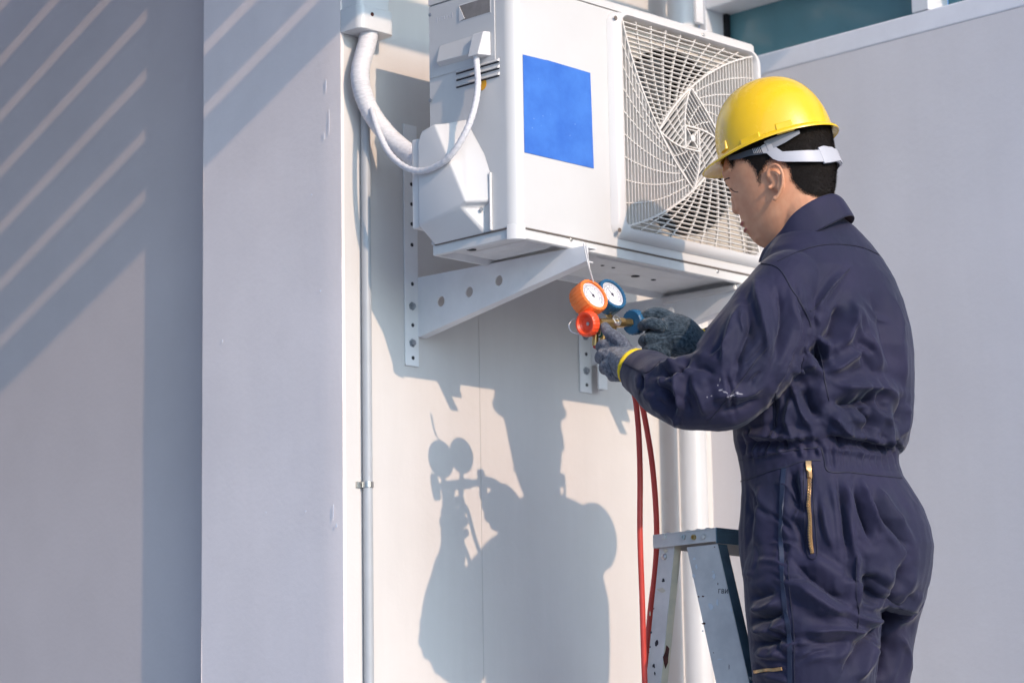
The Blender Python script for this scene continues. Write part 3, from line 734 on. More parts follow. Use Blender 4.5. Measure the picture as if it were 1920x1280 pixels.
# ------------------------------------------------------------------ step ladder (near frame lies in a plane x = const)
LX = 4.215; LWD = 0.36
ld_ = thing("step_ladder", "worn grey aluminium step ladder with paint spots in front of the worker", "ladder", (LX + 0.18, 3.4, GZ))
def lp2(u, v): p = on_x(u, v, LX); return (p.y, p.z)
def rail(top, bot, wy, x, inner, name, m, m2, lip):
    # channel rail: web in plane x, flanges pointing inwards (+x for the near side)
    (yt, zt), (yb, zb) = top, bot
    k = (GZ - zt) / (zb - zt); yg = yt + (yb - yt) * k
    wt, wb = wy
    s_ = 1 if inner else -1
    wg = wt + (wb - wt) * min(k, 1.6)
    web = MB().loft([[(x, yt, zt), (x, yt + wt, zt), (x + 0.0022 * s_, yt + wt, zt), (x + 0.0022 * s_, yt, zt)],
                     [(x, yg, GZ), (x, yg + wg, GZ), (x + 0.0022 * s_, yg + wg, GZ), (x + 0.0022 * s_, yg, GZ)]]).build(name, m, ld_, bevel=0.0006)
    x2, x3 = (x + 0.0024 * s_, x + lip * s_)
    f = MB()
    f.loft([[(x2, yt, zt), (x3, yt, zt), (x3, yt + 0.0025, zt), (x2, yt + 0.0025, zt)], [(x2, yg, GZ), (x3, yg, GZ), (x3, yg + 0.0025, GZ), (x2, yg + 0.0025, GZ)]])
    f.build("front_flange", m2, web)
    MB().loft([[(x2, yt + wt - 0.0025, zt), (x3, yt + wt - 0.0025, zt), (x3, yt + wt, zt), (x2, yt + wt, zt)], [(x2, yg + wg - 0.0025, GZ), (x3, yg + wg - 0.0025, GZ), (x3, yg + wg, GZ), (x2, yg + wg, GZ)]]).build("rear_flange", m, web)
    return (yt, zt, yg), web
fr_t, fr_b = lp2(1345, 1019), lp2(1405, 1280)
fwid = lp2(1287, 1019)[0] - fr_t[0]; fwid2 = lp2(1336, 1280)[0] - fr_b[0]
(fy, fz, fyg), web1 = rail(fr_t, fr_b, (fwid, fwid2), LX, True, "front_rail", M['ladder'], M['ladder_shade'], 0.030)
rail(fr_t, fr_b, (fwid, fwid2), LX + LWD, False, "front_rail", M['ladder'], M['ladder_shade'], 0.030)
re_t, re_b = lp2(1262, 1021), lp2(1236, 1280)
rwid = lp2(1234, 1021)[0] - re_t[0]; rwid2 = lp2(1209, 1280)[0] - re_b[0]
_, web2 = rail(re_t, re_b, (rwid, rwid2), LX + 0.004, True, "rear_leg", M['ladder'], M['ladder_cream_lit'], 0.022)
rail(re_t, re_b, (rwid, rwid2), LX + LWD - 0.004, False, "rear_leg", M['ladder'], M['ladder_cream_lit'], 0.022)
c0, c1, c2, c3 = lp2(1228, 994), lp2(1344, 997), lp2(1347, 1021), lp2(1232, 1020)
zt_, zb_ = (c0[1] + c1[1]) / 2, (c2[1] + c3[1]) / 2
cap = MB().box(LX - 0.004, LX + LWD + 0.004, c1[0], c0[0], zt_ - 0.003, zt_)
cap.build("top_step", M['ladder'], ld_, bevel=0.001)
MB().box(LX - 0.004, LX - 0.0015, c1[0], c0[0], zb_, zt_ - 0.0032).build("side_plate", M['ladder'], ld_, bevel=0.0006)
MB().box(LX + LWD + 0.0015, LX + LWD + 0.004, c1[0], c0[0], zb_, zt_ - 0.0032).build("side_plate", M['ladder'], ld_, bevel=0.0006)
MB().box(LX - 0.004, LX + LWD + 0.004, c1[0] - 0.003, c1[0] - 0.0002, zb_ - 0.004, zt_).build("front_lip", M['ladder_shade'], ld_, bevel=0.0006)
MB().box(LX - 0.004, LX + LWD + 0.004, c0[0] + 0.0002, c0[0] + 0.003, zb_, zt_).build("rear_lip", M['ladder'], ld_, bevel=0.0006)
for u, v, r, m in ((1248, 1006, 0.0058, 'ladder'), (1285, 1007, 0.0052, 'steel'), (1304, 1007, 0.0056, 'brass'), (1322, 1006, 0.0054, 'ladder')):
    y, z = lp2(u, v)
    MB().lathe((LX - 0.0042, y, z), (-1, 0, 0), [(r, 0), (r, 0.003), (r * 0.6, 0.005)] if m == 'ladder' else [(r, 0), (r, 0.004), (r * 0.6, 0.004), (r * 0.55, 0.001), (0.0005, 0.001)], 14).build("rivet", M[m], ld_, auto=40)
    y2 = y
    MB().ball((LX + 0.01, y2, zt_ + 0.0005), [Vector((0.007, 0, 0)), Vector((0, 0.007, 0)), Vector((0, 0, 0.003))], 10, 6).build("rivet", M['ladder'], ld_, smooth=True)
y, z = lp2(1244, 1043)
MB().lathe((LX + 0.0036, y, z), (-1, 0, 0), [(0.006, 0), (0.006, 0.004), (0.0035, 0.006)], 14).build("rivet", M['steel'], ld_, auto=40)
for k in range(1, 7):
    z = zt_ - 0.30 * k; y = fy + (fyg - fy) * (fz - z) / (fz - GZ)
    MB().box(LX + 0.003, LX + LWD - 0.003, y - 0.002, y + 0.082, z - 0.022, z).build("tread", M['ladder'], ld_, bevel=0.003)
# paint spots, rust, scratches: thin marks on the rails
def mark(uvs, x, m, parent, name):
    pts = [on_x(u, v, x) for u, v in uvs]
    MB().prism(pts, (-0.0004, 0, 0)).build(name, m, parent)
def blob(u, v, ru, rv, seed, n=11):
    r_ = random.Random(seed); return [(u + ru * math.cos(t) * r_.uniform(0.5, 1.2), v + rv * math.sin(t) * r_.uniform(0.5, 1.2)) for t in (2 * math.pi * k / n for k in range(n))]
for i, (u, v, a, b) in enumerate(((1302, 1047, 3, 2.5), (1306, 1062, 2.5, 5), (1301, 1079, 3.5, 4), (1339, 1080, 3, 6), (1334, 1137, 5, 6), (1345, 1128, 2, 7), (1330, 1133, 2, 4), (1349, 1235, 7, 0.8), (1318, 1182, 1.5, 3), (1337, 1071, 2, 2), (1371, 1142, 1.5, 5))):
    mark(blob(u, v, a, b, i), LX - 0.0003, M['splat'], web1, "paint_spot")
for i, (u, v, a, b) in enumerate(((1318, 1117, 3, 2), (1320, 1168, 4, 2.5), (1346, 1094, 0.8, 3), (1338, 1223, 1.2, 1), (1340, 1025, 1, 1.5), (1367, 1250, 0.7, 6), (1310, 1118, 2, 1.2))):
    mark(blob(u, v, a, b, 40 + i), LX - 0.0003, M['rust'], web1, "rust_spot")
for i, (u, v, a, b) in enumerate(((1244, 1087, 3, 4), (1231, 1205, 4, 6), (1226, 1247, 3, 5), (1228, 1262, 1.5, 4), (1221, 1185, 2, 2.5), (1226, 1140, 1, 2), (1219, 1212, 1.5, 2), (1217, 1222, 0.8, 1.5))):
    mark(blob(u, v, a, b, 80 + i), LX + 0.0037, M['ink'], web2, "scratch")
for i, (u, v, a, b) in enumerate(((1240, 1105, 8, 5), (1219, 1150, 1.5, 5), (1248, 1032, 5, 4))):
    mark(blob(u, v, a, b, 120 + i), LX + 0.0037, M['ladder_cream_lit'], web2, "paint_spot")
# rust on the sunlit flange
rp = []
for t in range(10):
    a = 2 * math.pi * t / 10; rp.append((LX + 0.012 + 0.009 * math.cos(a) * rnd.uniform(0.5, 1.1), 0, 0.028 * math.sin(a) * rnd.uniform(0.6, 1.1)))
zr = on_x(1241, 1231, LX).z; ky = (re_t[0] - re_b[0]) / (re_t[1] - re_b[1])
MB().prism([(x, re_b[0] + ky * (zr + dz - re_b[1]) - 0.0006, zr + dz) for x, _, dz in rp], (0, -0.0003, 0)).build("rust_spot", M['rust'], web2)
# stamped letters on the front rail
cu = bpy.data.curves.new("stamp", 'FONT'); cu.body = "ГВИ"; cu.size = 0.0125; cu.extrude = 0.0002; cu.space_character = 1.15
to = bpy.data.objects.new("stamp", cu); col.objects.link(to)
dg = bpy.context.evaluated_depsgraph_get(); dg.update()
tm = bpy.data.meshes.new_from_object(to.evaluated_get(dg)); bpy.data.objects.remove(to)
ts = link(tm, "stamped_letters", M['ink'])
y, z = lp2(1346.5, 1111.5)
ts.matrix_world = Matrix(((0, 0, -1, LX - 0.0006), (-1, 0, 0, y), (0, 1, 0, z), (0, 0, 0, 1))) @ Matrix.Rotation(math.radians(-6), 4, 'Z')
mw_ = ts.matrix_world.copy(); ts.parent = web1; ts.matrix_parent_inverse = web1.matrix_world.inverted(); ts.matrix_world = mw_

# ------------------------------------------------------------------ worker
# The body faces the wall (+y); his left side is towards the camera.
pw = thing("person", "worker in navy coverall and yellow hard hat holding the gauges with gloved hands", "person", (4.33, 3.33, -0.33))

def ring(v, ul, ur, ratio, d, n=40, exp=2.2, yaw=0.0, off=0.0):
    """one horizontal body section that spans ul..ur (photo pixels) on line v at depth d"""
    c = at((ul + ur) / 2, v, d); half = (ur - ul) / 2 * d / FPX
    lat = np.array([math.cos(yaw), math.sin(yaw), 0]); dep = np.array([-math.sin(yaw), math.cos(yaw), 0])
    pts = []
    for k in range(n):
        t = 2 * math.pi * k / n; ct, st = math.cos(t), math.sin(t)
        pts.append((math.copysign(abs(ct) ** (2 / exp), ct), ratio * math.copysign(abs(st) ** (2 / exp), st)))
    ext = max(abs(np.dot(lat * a + dep * b, RT)) for a, b in pts)
    s_ = half / ext
    return [c + Vector(lat * a * s_ + dep * b * s_) for a, b in pts]

cv = MB()
# torso (v, left, right, depth/width ratio, camera depth)
T = [(408, 1500, 1580, 0.8, 5.545), (424, 1480, 1603, 0.75, 5.54), (440, 1462, 1624, 0.62, 5.535), (456, 1448, 1641, 0.58, 5.53), (480, 1432, 1662, 0.58, 5.52), (520, 1412, 1685, 0.66, 5.51), (560, 1396, 1701, 0.68, 5.505), (610, 1378, 1714, 0.70, 5.50),
     (660, 1372, 1719, 0.74, 5.49), (710, 1370, 1719, 0.76, 5.485), (760, 1370, 1717, 0.78, 5.48), (800, 1371, 1712, 0.80, 5.475), (826, 1373, 1708, 0.80, 5.472), (842, 1377, 1700, 0.80, 5.47), (852, 1381, 1688, 0.80, 5.468), (872, 1385, 1690, 0.80, 5.465), (892, 1388, 1696, 0.80, 5.46),
     (920, 1389, 1714, 0.80, 5.455), (955, 1386, 1735, 0.82, 5.45), (990, 1383, 1748, 0.84, 5.445), (1025, 1384, 1754, 0.85, 5.44), (1060, 1388, 1751, 0.85, 5.435), (1095, 1393, 1745, 0.84, 5.43), (1125, 1397, 1736, 0.83, 5.43), (1150, 1400, 1722, 0.8, 5.43)]
cv.loft([ring(*t) for t in T])
# legs
cv.loft([ring(*t) for t in [(985, 1440, 1590, 0.95, 5.40), (1030, 1402, 1625, 0.95, 5.375), (1070, 1393, 1640, 0.95, 5.36), (1120, 1396, 1650, 0.95, 5.35), (1170, 1400, 1652, 0.95, 5.345), (1230, 1406, 1648, 0.95, 5.34), (1290, 1414, 1640, 0.95, 5.335),
                            (1400, 1425, 1620, 0.95, 5.33), (1550, 1430, 1600, 0.98, 5.33), (1700, 1436, 1590, 1.0, 5.34), (1850, 1445, 1580, 1.05, 5.35)]])
cv.loft([ring(*t) for t in [(985, 1590, 1690, 0.9, 5.50), (1030, 1560, 1735, 0.9, 5.53), (1070, 1540, 1746, 0.9, 5.54), (1120, 1530, 1738, 0.95, 5.545), (1170, 1525, 1722, 0.95, 5.55), (1230, 1525, 1710, 0.95, 5.55), (1290, 1530, 1705, 0.95, 5.55),
                            (1400, 1535, 1700, 0.95, 5.55), (1550, 1540, 1695, 0.98, 5.55), (1700, 1545, 1690, 1.0, 5.55), (1850, 1550, 1685, 1.05, 5.55)]])
K = 5.45 / FPX
def limb(pts, n=28):
    path = smooth_path([at(u, v, d) for u, v, d, r in pts], 6)
    rs = [p[3] * K for p in pts]; rad = []
    for i in range(len(pts) - 1):
        for k in range(6):
            t = k / 6; t = t * t * (3 - 2 * t); rad.append(rs[i] + (rs[i + 1] - rs[i]) * t)
    rad.append(rs[-1])
    cv.tube(path, rad, n)
# near sleeve
limb([(1508, 512, 5.43, 52), (1476, 540, 5.39, 68), (1444, 598, 5.355, 82), (1403, 668, 5.325, 92), (1352, 720, 5.315, 86), (1298, 735, 5.325, 70), (1252, 728, 5.38, 58), (1222, 708, 5.45, 49), (1200, 696, 5.50, 43)])
# far sleeve
limb([(1600, 522, 5.655, 48), (1574, 572, 5.725, 57), (1520, 612, 5.785, 66), (1450, 668, 5.82, 62), (1390, 660, 5.79, 52), (1354, 650, 5.755, 42), (1326, 645, 5.73, 34)])
limb([(1552, 458, 5.555, 44), (1580, 480, 5.61, 44), (1604, 526, 5.665, 48), (1602, 562, 5.705, 56)])
cme = remesh(cv, 0.0031, 16, 0.5)

# folds: creases and ridges of the cloth, given as lines on the photograph
def z6(*p): return [(1140 + x / 2.56, 400 + y / 2.56) for x, y in p]
def z7(*p): return [(1140 + x / 2.783, 820 + y / 2.783) for x, y in p]
FOLDS = [  # points, half width px, amplitude mm (+ ridge, - valley)
    # sleeve
    (z6((705, 300), (718, 400), (738, 520), (757, 640), (750, 720)), 13, 9),
    (z6((800, 330), (830, 430), (842, 560), (815, 700)), 15, -10),
    (z6((650, 420), (600, 520), (560, 640), (545, 760)), 14, 7),
    (z6((690, 500), (650, 620), (600, 760)), 12, -7),
    (z6((880, 440), (905, 560), (860, 720), (790, 860)), 13, 8),
    (z6((930, 440), (925, 560), (880, 700), (820, 830)), 9, -12),
    (z6((330, 770), (338, 860), (342, 960)), 9, 8),
    (z6((235, 810), (285, 880), (325, 960)), 12, -11),
    (z6((225, 780), (290, 770), (345, 745), (400, 690)), 8, -10),
    (z6((240, 740), (300, 730), (350, 720)), 6, 6),
    (z6((400, 800), (440, 880), (470, 980)), 13, 6),
    (z6((380, 740), (450, 740), (520, 780)), 12, -6),
    (z6((480, 900), (560, 870), (660, 870), (760, 820)), 12, 6),
    (z6((520, 960), (620, 940), (740, 890)), 13, -6),
    (z6((180, 830), (200, 900), (240, 960)), 8, 5),
    (z6((160, 770), (165, 850)), 5, -5),
    # back
    (z6((970, 470), (1020, 440), (1080, 350), (1150, 275)), 8, 5),
    (z6((1110, 430), (1095, 500), (1060, 570), (1010, 600)), 16, -15),
    (z6((1160, 400), (1180, 500), (1150, 600), (1110, 660)), 15, 9),
    (z6((960, 640), (1010, 680), (1060, 700)), 13, -16),
    (z6((1000, 600), (1020, 700), (1032, 760)), 9, -12),
    (z6((1040, 760), (1110, 740), (1180, 690), (1240, 640)), 14, 10),
    (z6((870, 760), (960, 740), (1000, 720)), 14, 10),
    (z6((1060, 800), (1140, 830), (1240, 840), (1330, 850), (1420, 940)), 16, 11),
    (z6((920, 830), (960, 920), (1020, 980)), 18, -14),
    (z6((1080, 900), (1160, 920), (1240, 900), (1300, 900)), 14, -13),
    (z6((860, 800), (900, 860), (930, 960), (990, 1040)), 11, 9),
    (z6((1060, 960), (1110, 1020), (1180, 1070)), 13, 11),
    (z6((1210, 920), (1250, 1000), (1220, 1060)), 11, -16),
    (z6((1290, 940), (1340, 1010), (1330, 1080), (1260, 1090)), 14, 10),
    (z6((1180, 430), (1230, 540), (1290, 680), (1330, 800)), 14, 6),
    (z6((1250, 360), (1310, 480), (1340, 620), (1370, 780)), 15, -7),
    (z6((1330, 340), (1390, 500), (1400, 660), (1440, 860)), 16, 7),
    (z6((1390, 850), (1410, 940), (1390, 1030)), 13, -9),
    (z6((1430, 900), (1440, 1000), (1400, 1080)), 12, 8),
    (z6((800, 870), (790, 960), (780, 1060)), 7, -6),
    (z6((880, 880), (860, 1000), (900, 1080)), 12, 8),
    (z6((640, 1060), (740, 1060), (880, 1070), (1000, 1060)), 9, 7),
    (z6((640, 1100), (760, 1110), (900, 1110)), 8, -6),
    # waist elastic gathers
] + [(z6((x, 1095), (x + 6, 1150), (x + 16, 1230)), 5.5, -5) for x in range(1070, 1410, 30)] + [
    (z6((1020, 1080), (1150, 1100), (1270, 1120), (1380, 1130)), 8, -9),
    # trousers
    (z7((1195, 210), (1225, 380), (1250, 620)), 7, -8),
    (z7((1235, 300), (1260, 480), (1290, 640)), 11, 5),
    (z7((1280, 220), (1330, 400), (1378, 565)), 8, -11),
    (z7((1320, 230), (1370, 380), (1430, 520)), 9, 6),
    (z7((1350, 270), (1420, 380), (1490, 470), (1540, 540), (1568, 605)), 8, -10),
    (z7((1400, 250), (1480, 370), (1560, 480)), 12, 5),
    (z7((950, 620), (1040, 720), (1140, 790), (1230, 850), (1290, 890)), 17, -13),
    (z7((960, 740), (1080, 830), (1180, 900), (1280, 960)), 18, 9),
    (z7((1300, 580), (1290, 760), (1310, 900)), 9, 7),
    (z7((1350, 700), (1370, 800), (1390, 890)), 20, -17),
    (z7((1545, 650), (1520, 740), (1480, 850), (1445, 930), (1430, 1010)), 13, -20),
    (z7((1600, 800), (1540, 880), (1470, 920)), 10, -9),
    (z7((1650, 800), (1580, 900), (1500, 970)), 12, 7),
    (z7((1440, 935), (1370, 960), (1290, 920)), 9, 9),
    (z7((1430, 960), (1350, 1050), (1300, 1130), (1220, 1230)), 12, -12),
    (z7((1400, 980), (1330, 1010), (1200, 1000), (1010, 1010)), 12, 8),
    (z7((1260, 1060), (1130, 1080), (1000, 1050)), 13, -6),
    (z7((1440, 1000), (1440, 1140), (1400, 1270)), 13, -15),
    (z7((1370, 1060), (1330, 1180), (1300, 1280)), 12, 8),
    (z7((1500, 1000), (1560, 1120), (1580, 1270)), 14, 7),
    (z7((740, 890), (820, 890), (900, 840)), 13, 7), (z7((740, 850), (800, 830), (880, 800)), 12, -6),
    (z7((750, 990), (830, 1010), (930, 960)), 12, 8), (z7((740, 945), (830, 950), (920, 900)), 9, -8),
    (z7((770, 1120), (850, 1140), (920, 1100)), 12, 7), (z7((760, 1070), (840, 1075), (930, 1030)), 10, -8),
    (z7((945, 170), (980, 260), (990, 350), (950, 300)), 12, -10),
    (z7((1000, 160), (1010, 280), (1000, 380)), 9, 7),
    (z7((960, 420), (1000, 500), (1030, 620)), 12, -7),
    (z7((1110, 330), (1140, 480), (1180, 600)), 14, 6),
    (z7((800, 230), (790, 400), (760, 600)), 16, 6), (z7((730, 250), (740, 420), (720, 600)), 14, -6),
]
def seg_dist(p, pts):
    pts = np.array(pts, float); best = np.full(len(p), 1e9); par = np.zeros(len(p)); sg = np.ones(len(p)); L_ = [0.0]
    for a, b in zip(pts[:-1], pts[1:]): L_.append(L_[-1] + np.hypot(*(b - a)))
    for i, (a, b) in enumerate(zip(pts[:-1], pts[1:])):
        d = b - a; t = np.clip(((p - a) @ d) / (d @ d), 0, 1); q = a + t[:, None] * d
        e = np.hypot(*(p - q).T); mk = e < best; best[mk] = e[mk]; par[mk] = (L_[i] + t[mk] * (L_[i + 1] - L_[i])) / L_[-1]
        sg[mk] = np.sign(d[0] * (p - a)[mk][:, 1] - d[1] * (p - a)[mk][:, 0])
    return best, par, sg
def smooth_line(pts, n=5):
    return [(p.x, p.y) for p in smooth_path([(a, b, 0) for a, b in pts], n)]
def fold(me, folds, gain=1.0):
    co, no = vert_np(me), norm_np(me)
    uv, dep = project(co); vd = co / np.linalg.norm(co, axis=1)[:, None]
    face = np.clip(-(no * vd).sum(1) * 2.2, 0, 1)
    disp = np.zeros(len(co))
    for pts, wd, amp in folds:
        pl = smooth_line(pts); bb = np.array(pl); R_ = wd * 4
        m = (uv[:, 0] > bb[:, 0].min() - R_) & (uv[:, 0] < bb[:, 0].max() + R_) & (uv[:, 1] > bb[:, 1].min() - R_) & (uv[:, 1] < bb[:, 1].max() + R_)
        idx = np.nonzero(m)[0]
        if not len(idx): continue
        d, t, sg = seg_dist(uv[idx], pl)
        asym = np.where(sg > 0, 0.55, 1.25)
        tap = np.clip(np.minimum(t, 1 - t) / 0.28, 0, 1); tap = tap * tap * (3 - 2 * tap) * 0.85 + 0.15
        g_ = np.exp(-(np.sqrt(d * d + (0.22 * wd) ** 2) - 0.22 * wd) / (0.62 * wd * asym)) - 0.34 * np.exp(-((d - 1.9 * wd) / (0.8 * wd)) ** 2)
        disp[idx] += amp * 0.001 * tap * g_ * face[idx]
    co = co + no * (disp * gain)[:, None]
    set_np(me, co)
cr_ = random.Random(21)
def creases(n, box, ang, spread, ln, wd, amp):
    (x0, y0, x1, y1) = box
    for k in range(n):
        x, y = cr_.uniform(x0, x1), cr_.uniform(y0, y1); a = math.radians(ang + cr_.uniform(-spread, spread)); l = cr_.uniform(*ln) / 2
        bend = cr_.uniform(-0.25, 0.25) * l; c, s_ = math.cos(a), math.sin(a)
        FOLDS.append(([(x - c * l, y - s_ * l), (x - s_ * bend, y + c * bend), (x + c * l, y + s_ * l)], cr_.uniform(*wd), cr_.choice((-1, -1, 1)) * cr_.uniform(*amp)))
creases(12, (1225, 560, 1500, 790), 105, 28, (35, 90), (4, 7), (1.5, 3.2))     # sleeve
creases(12, (1205, 690, 1290, 790), 75, 35, (20, 50), (3.5, 6), (1.5, 3.0))     # elbow and cuff
creases(13, (1500, 560, 1700, 830), 62, 35, (40, 110), (4.5, 8), (1.5, 3.4))   # back
creases(22, (1390, 815, 1690, 850), 75, 30, (18, 45), (3.5, 6), (2.0, 4.0))     # gathers over the belt
creases(10, (1400, 900, 1740, 1060), 75, 25, (40, 110), (4.5, 8), (1.2, 2.8))  # seat
creases(12, (1400, 1060, 1700, 1280), 20, 40, (35, 110), (4.5, 8), (1.5, 3.2)) # thighs
creases(8, (1385, 900, 1470, 1280), 15, 25, (30, 70), (4, 7), (1.5, 3.0))     # front of the thigh
fold(cme, FOLDS, 1.35)
eg = np.empty(len(cme.edges) * 2, dtype=np.int64); cme.edges.foreach_get("vertices", eg); eg = eg.reshape(-1, 2)
deg = np.bincount(eg.ravel(), minlength=len(cme.vertices)).astype(float)[:, None]
def relax(c, n):
    for _ in range(n):
        a = np.zeros_like(c)
        for k in range(3):
            a[:, k] = np.bincount(eg[:, 0], c[eg[:, 1], k], len(c)) + np.bincount(eg[:, 1], c[eg[:, 0], k], len(c))
        c = c * 0.4 + a / deg * 0.6
    return c
c0_ = vert_np(cme); set_np(cme, relax(c0_ + 1.15 * (c0_ - relax(c0_, 14)), 1))      # crisper creases
co, no = vert_np(cme), norm_np(cme)          # broad irregularity of the cloth all round
dz = np.empty(len(co))
for i, c in enumerate(co):
    p = Vector(c)
    a = noise.noise(Vector((p.x * 13 + p.z * 5, p.y * 13, p.z * 8 - p.x * 4)))
    b = noise.noise(Vector((p.x * 34 - p.z * 10, p.y * 34, p.z * 17 + p.x * 9)) + Vector((7, 3, 1)))
    r_ = 1 - 2 * abs(noise.noise(Vector((p.x * 19 + p.z * 9, p.y * 19 + p.z * 5, p.z * 9 - p.x * 5)) + Vector((3, 9, 4))))
    dz[i] = 0.0018 * a + 0.0004 * b + 0.0007 * r_ * abs(r_)
set_np(cme, co + no * dz[:, None])
cover = link(cme, "coverall", M['navy'], pw, smooth=True)
bv = BVHTree.FromPolygons([tuple(c) for c in vert_np(cme)], [tuple(p.vertices) for p in cme.polygons])

def on_cloth(u, v):
    r = Vector(ray(u, v)).normalized(); h = bv.ray_cast(Vector((0, 0, 0)), r)
    return (h[0], h[1]) if h[0] is not None else (None, None)
def ribbon(pts, half, m, name, parent, lift=0.0012, thick=0.0008, step=4, profile=None):
    """a strip sewn on the cloth along a line"""
    pl = smooth_line(pts, 10); L_ = []
    hits = [on_cloth(*p) for p in pl]; hits = [h for h in hits if h[0] is not None]
    if len(hits) < 3: return None
    P_ = [h[0] + h[1] * lift for h in hits]; N_ = [h[1] for h in hits]
    for k in range(3):
        P_ = [P_[0]] + [(P_[i - 1] + P_[i] * 2 + P_[i + 1]) / 4 for i in range(1, len(P_) - 1)] + [P_[-1]]
        N_ = [N_[0]] + [((N_[i - 1] + N_[i] * 2 + N_[i + 1]) / 4).normalized() for i in range(1, len(N_) - 1)] + [N_[-1]]
    loops = []
    for i in range(len(P_)):
        T_ = (P_[min(i + 1, len(P_) - 1)] - P_[max(i - 1, 0)]).normalized(); S_ = T_.cross(N_[i]).normalized()
        h_ = half if not profile else half * profile(i / (len(P_) - 1))
        loops.append([P_[i] - S_ * h_ - N_[i] * 0.003, P_[i] - S_ * h_ * 0.85 + N_[i] * thick, P_[i] + S_ * h_ * 0.85 + N_[i] * thick, P_[i] + S_ * h_ - N_[i] * 0.003])
    return MB().loft(loops).build(name, m, parent, auto=50)
for pts, hw_ in ((z6((690, 245), (770, 245), (830, 275), (885, 370), (930, 440), (960, 500), (975, 545)), 0.0011),
             (z6((970, 470), (1010, 440), (1080, 350), (1160, 268)), 0.0009),
             (z6((815, 230), (940, 175), (1060, 150), (1200, 160), (1300, 200)), 0.0007),
             (z6((770, 640), (700, 720), (620, 830), (540, 930), (480, 1000)), 0.0010),
             (z6((165, 770), (160, 820), (150, 868)), 0.0009),
             (z6((60, 715), (120, 740), (170, 765), (205, 755), (250, 712)), 0.0010),
             (z6((805, 860), (795, 960), (803, 1085)), 0.0009),
             (z6((1005, 620), (1030, 720), (1040, 800), (1060, 900)), 0.0008),
             (z7((690, 230), (780, 200), (860, 170), (930, 152), (1020, 122), (1110, 118)), 0.0011),
             (z7((655, 120), (760, 110), (880, 80), (1000, 62), (1100, 50)), 0.0009),
             (z7((1110, 50), (1130, 110), (1150, 178), (1260, 182), (1380, 196), (1530, 210)), 0.0011),
             (z7((1022, 160), (1022, 300), (1028, 450), (1035, 560), (1050, 625), (1090, 620), (1085, 480), (1072, 320), (1072, 140)), 0.0006),
             (z7((1300, 620), (1296, 800), (1310, 930), (1300, 1020)), 0.0005),
             (z7((940, 640), (950, 820), (970, 1000), (972, 1180), (975, 1278)), 0.0008),
             ):
    ribbon(pts, hw_, M['navy_d'], "seam", cover)
ribbon(z7((918, 160), (910, 260), (905, 380), (900, 500), (905, 600), (912, 760), (925, 900), (945, 1010), (948, 1150), (950, 1278)), 0.0052, M['navy_b'], "side_stripe", cover)
# zips
zp = ribbon(z7((1046, 205), (1048, 280), (1050, 360), (1055, 440), (1058, 520), (1066, 605)), 0.0034, M['zip'], "zip", cover, lift=0.002, profile=lambda t: 1.0)
def zip_bits():
    tm_ = MB(); pl = smooth_line(z7((1046, 205), (1048, 280), (1050, 360), (1055, 440), (1058, 520), (1066, 605)), 12)
    for i, p in enumerate(pl):
        P_, N_ = on_cloth(*p)
        if P_ is None: continue
        sx = 1 if i % 2 else -1
        c = P_ + N_ * 0.0042 + Vector(RT) * 0.0011 * sx
        tm_.box(c.x - 0.0017, c.x + 0.0017, c.y - 0.0017, c.y + 0.0017, c.z - 0.0010, c.z + 0.0010)
    tm_.build("zip_teeth", M['zip'], zp)
zip_bits()
ribbon(z7((1047, 125), (1046, 150), (1045, 175)), 0.0058, M['zip'], "zip_slider", cover, lift=0.005, thick=0.003)
ribbon(z7((1044, 170), (1043, 192), (1042, 215)), 0.0045, M['zip'], "zip_pull", cover, lift=0.0065, thick=0.0015)
ribbon(z7((766, 1220), (810, 1215), (860, 1210), (908, 1204)), 0.0034, M['zip'], "pocket_zip", cover, lift=0.002)
# pale paint smears on the sleeve
def smear(u, v, a, b, rot, seed):
    r_ = random.Random(seed); pts = []
    for k in range(14):
        t = 2 * math.pi * k / 14; q = r_.uniform(0.35, 1.1); x, y = a * q * math.cos(t), b * q * math.sin(t)
        pts.append((u + x * math.cos(rot) - y * math.sin(rot), v + x * math.sin(rot) + y * math.cos(rot)))
    hs = [on_cloth(*p) for p in pts]; c_ = on_cloth(u, v)
    if any(h[0] is None for h in hs) or c_[0] is None: return
    vs = [c_[0] + c_[1] * 0.0006] + [h[0] + h[1] * 0.0004 for h in hs]
    MB().add(vs, [(0, 1 + i, 1 + (i + 1) % 14) for i in range(14)]).build("paint_smear", M['dust'], cover, smooth=True)
for i, (u, v, a, b, r_) in enumerate(((1360, 735, 11, 2.2, 0.35), (1352, 731, 6, 1.5, -0.2), (1383, 738, 11, 2.0, 0.12), (1372, 741, 9, 2.5, -0.1), (1382, 736, 3, 2, 0), (1334, 742, 2, 1.4, 0), (1326, 744, 1.8, 1.2, 0), (1346, 722, 1.4, 2.4, 0), (1350, 712, 1, 5, 0.1), (1365, 744, 3, 2, 0))):
    smear(u, v, a, b, r_, 200 + i)

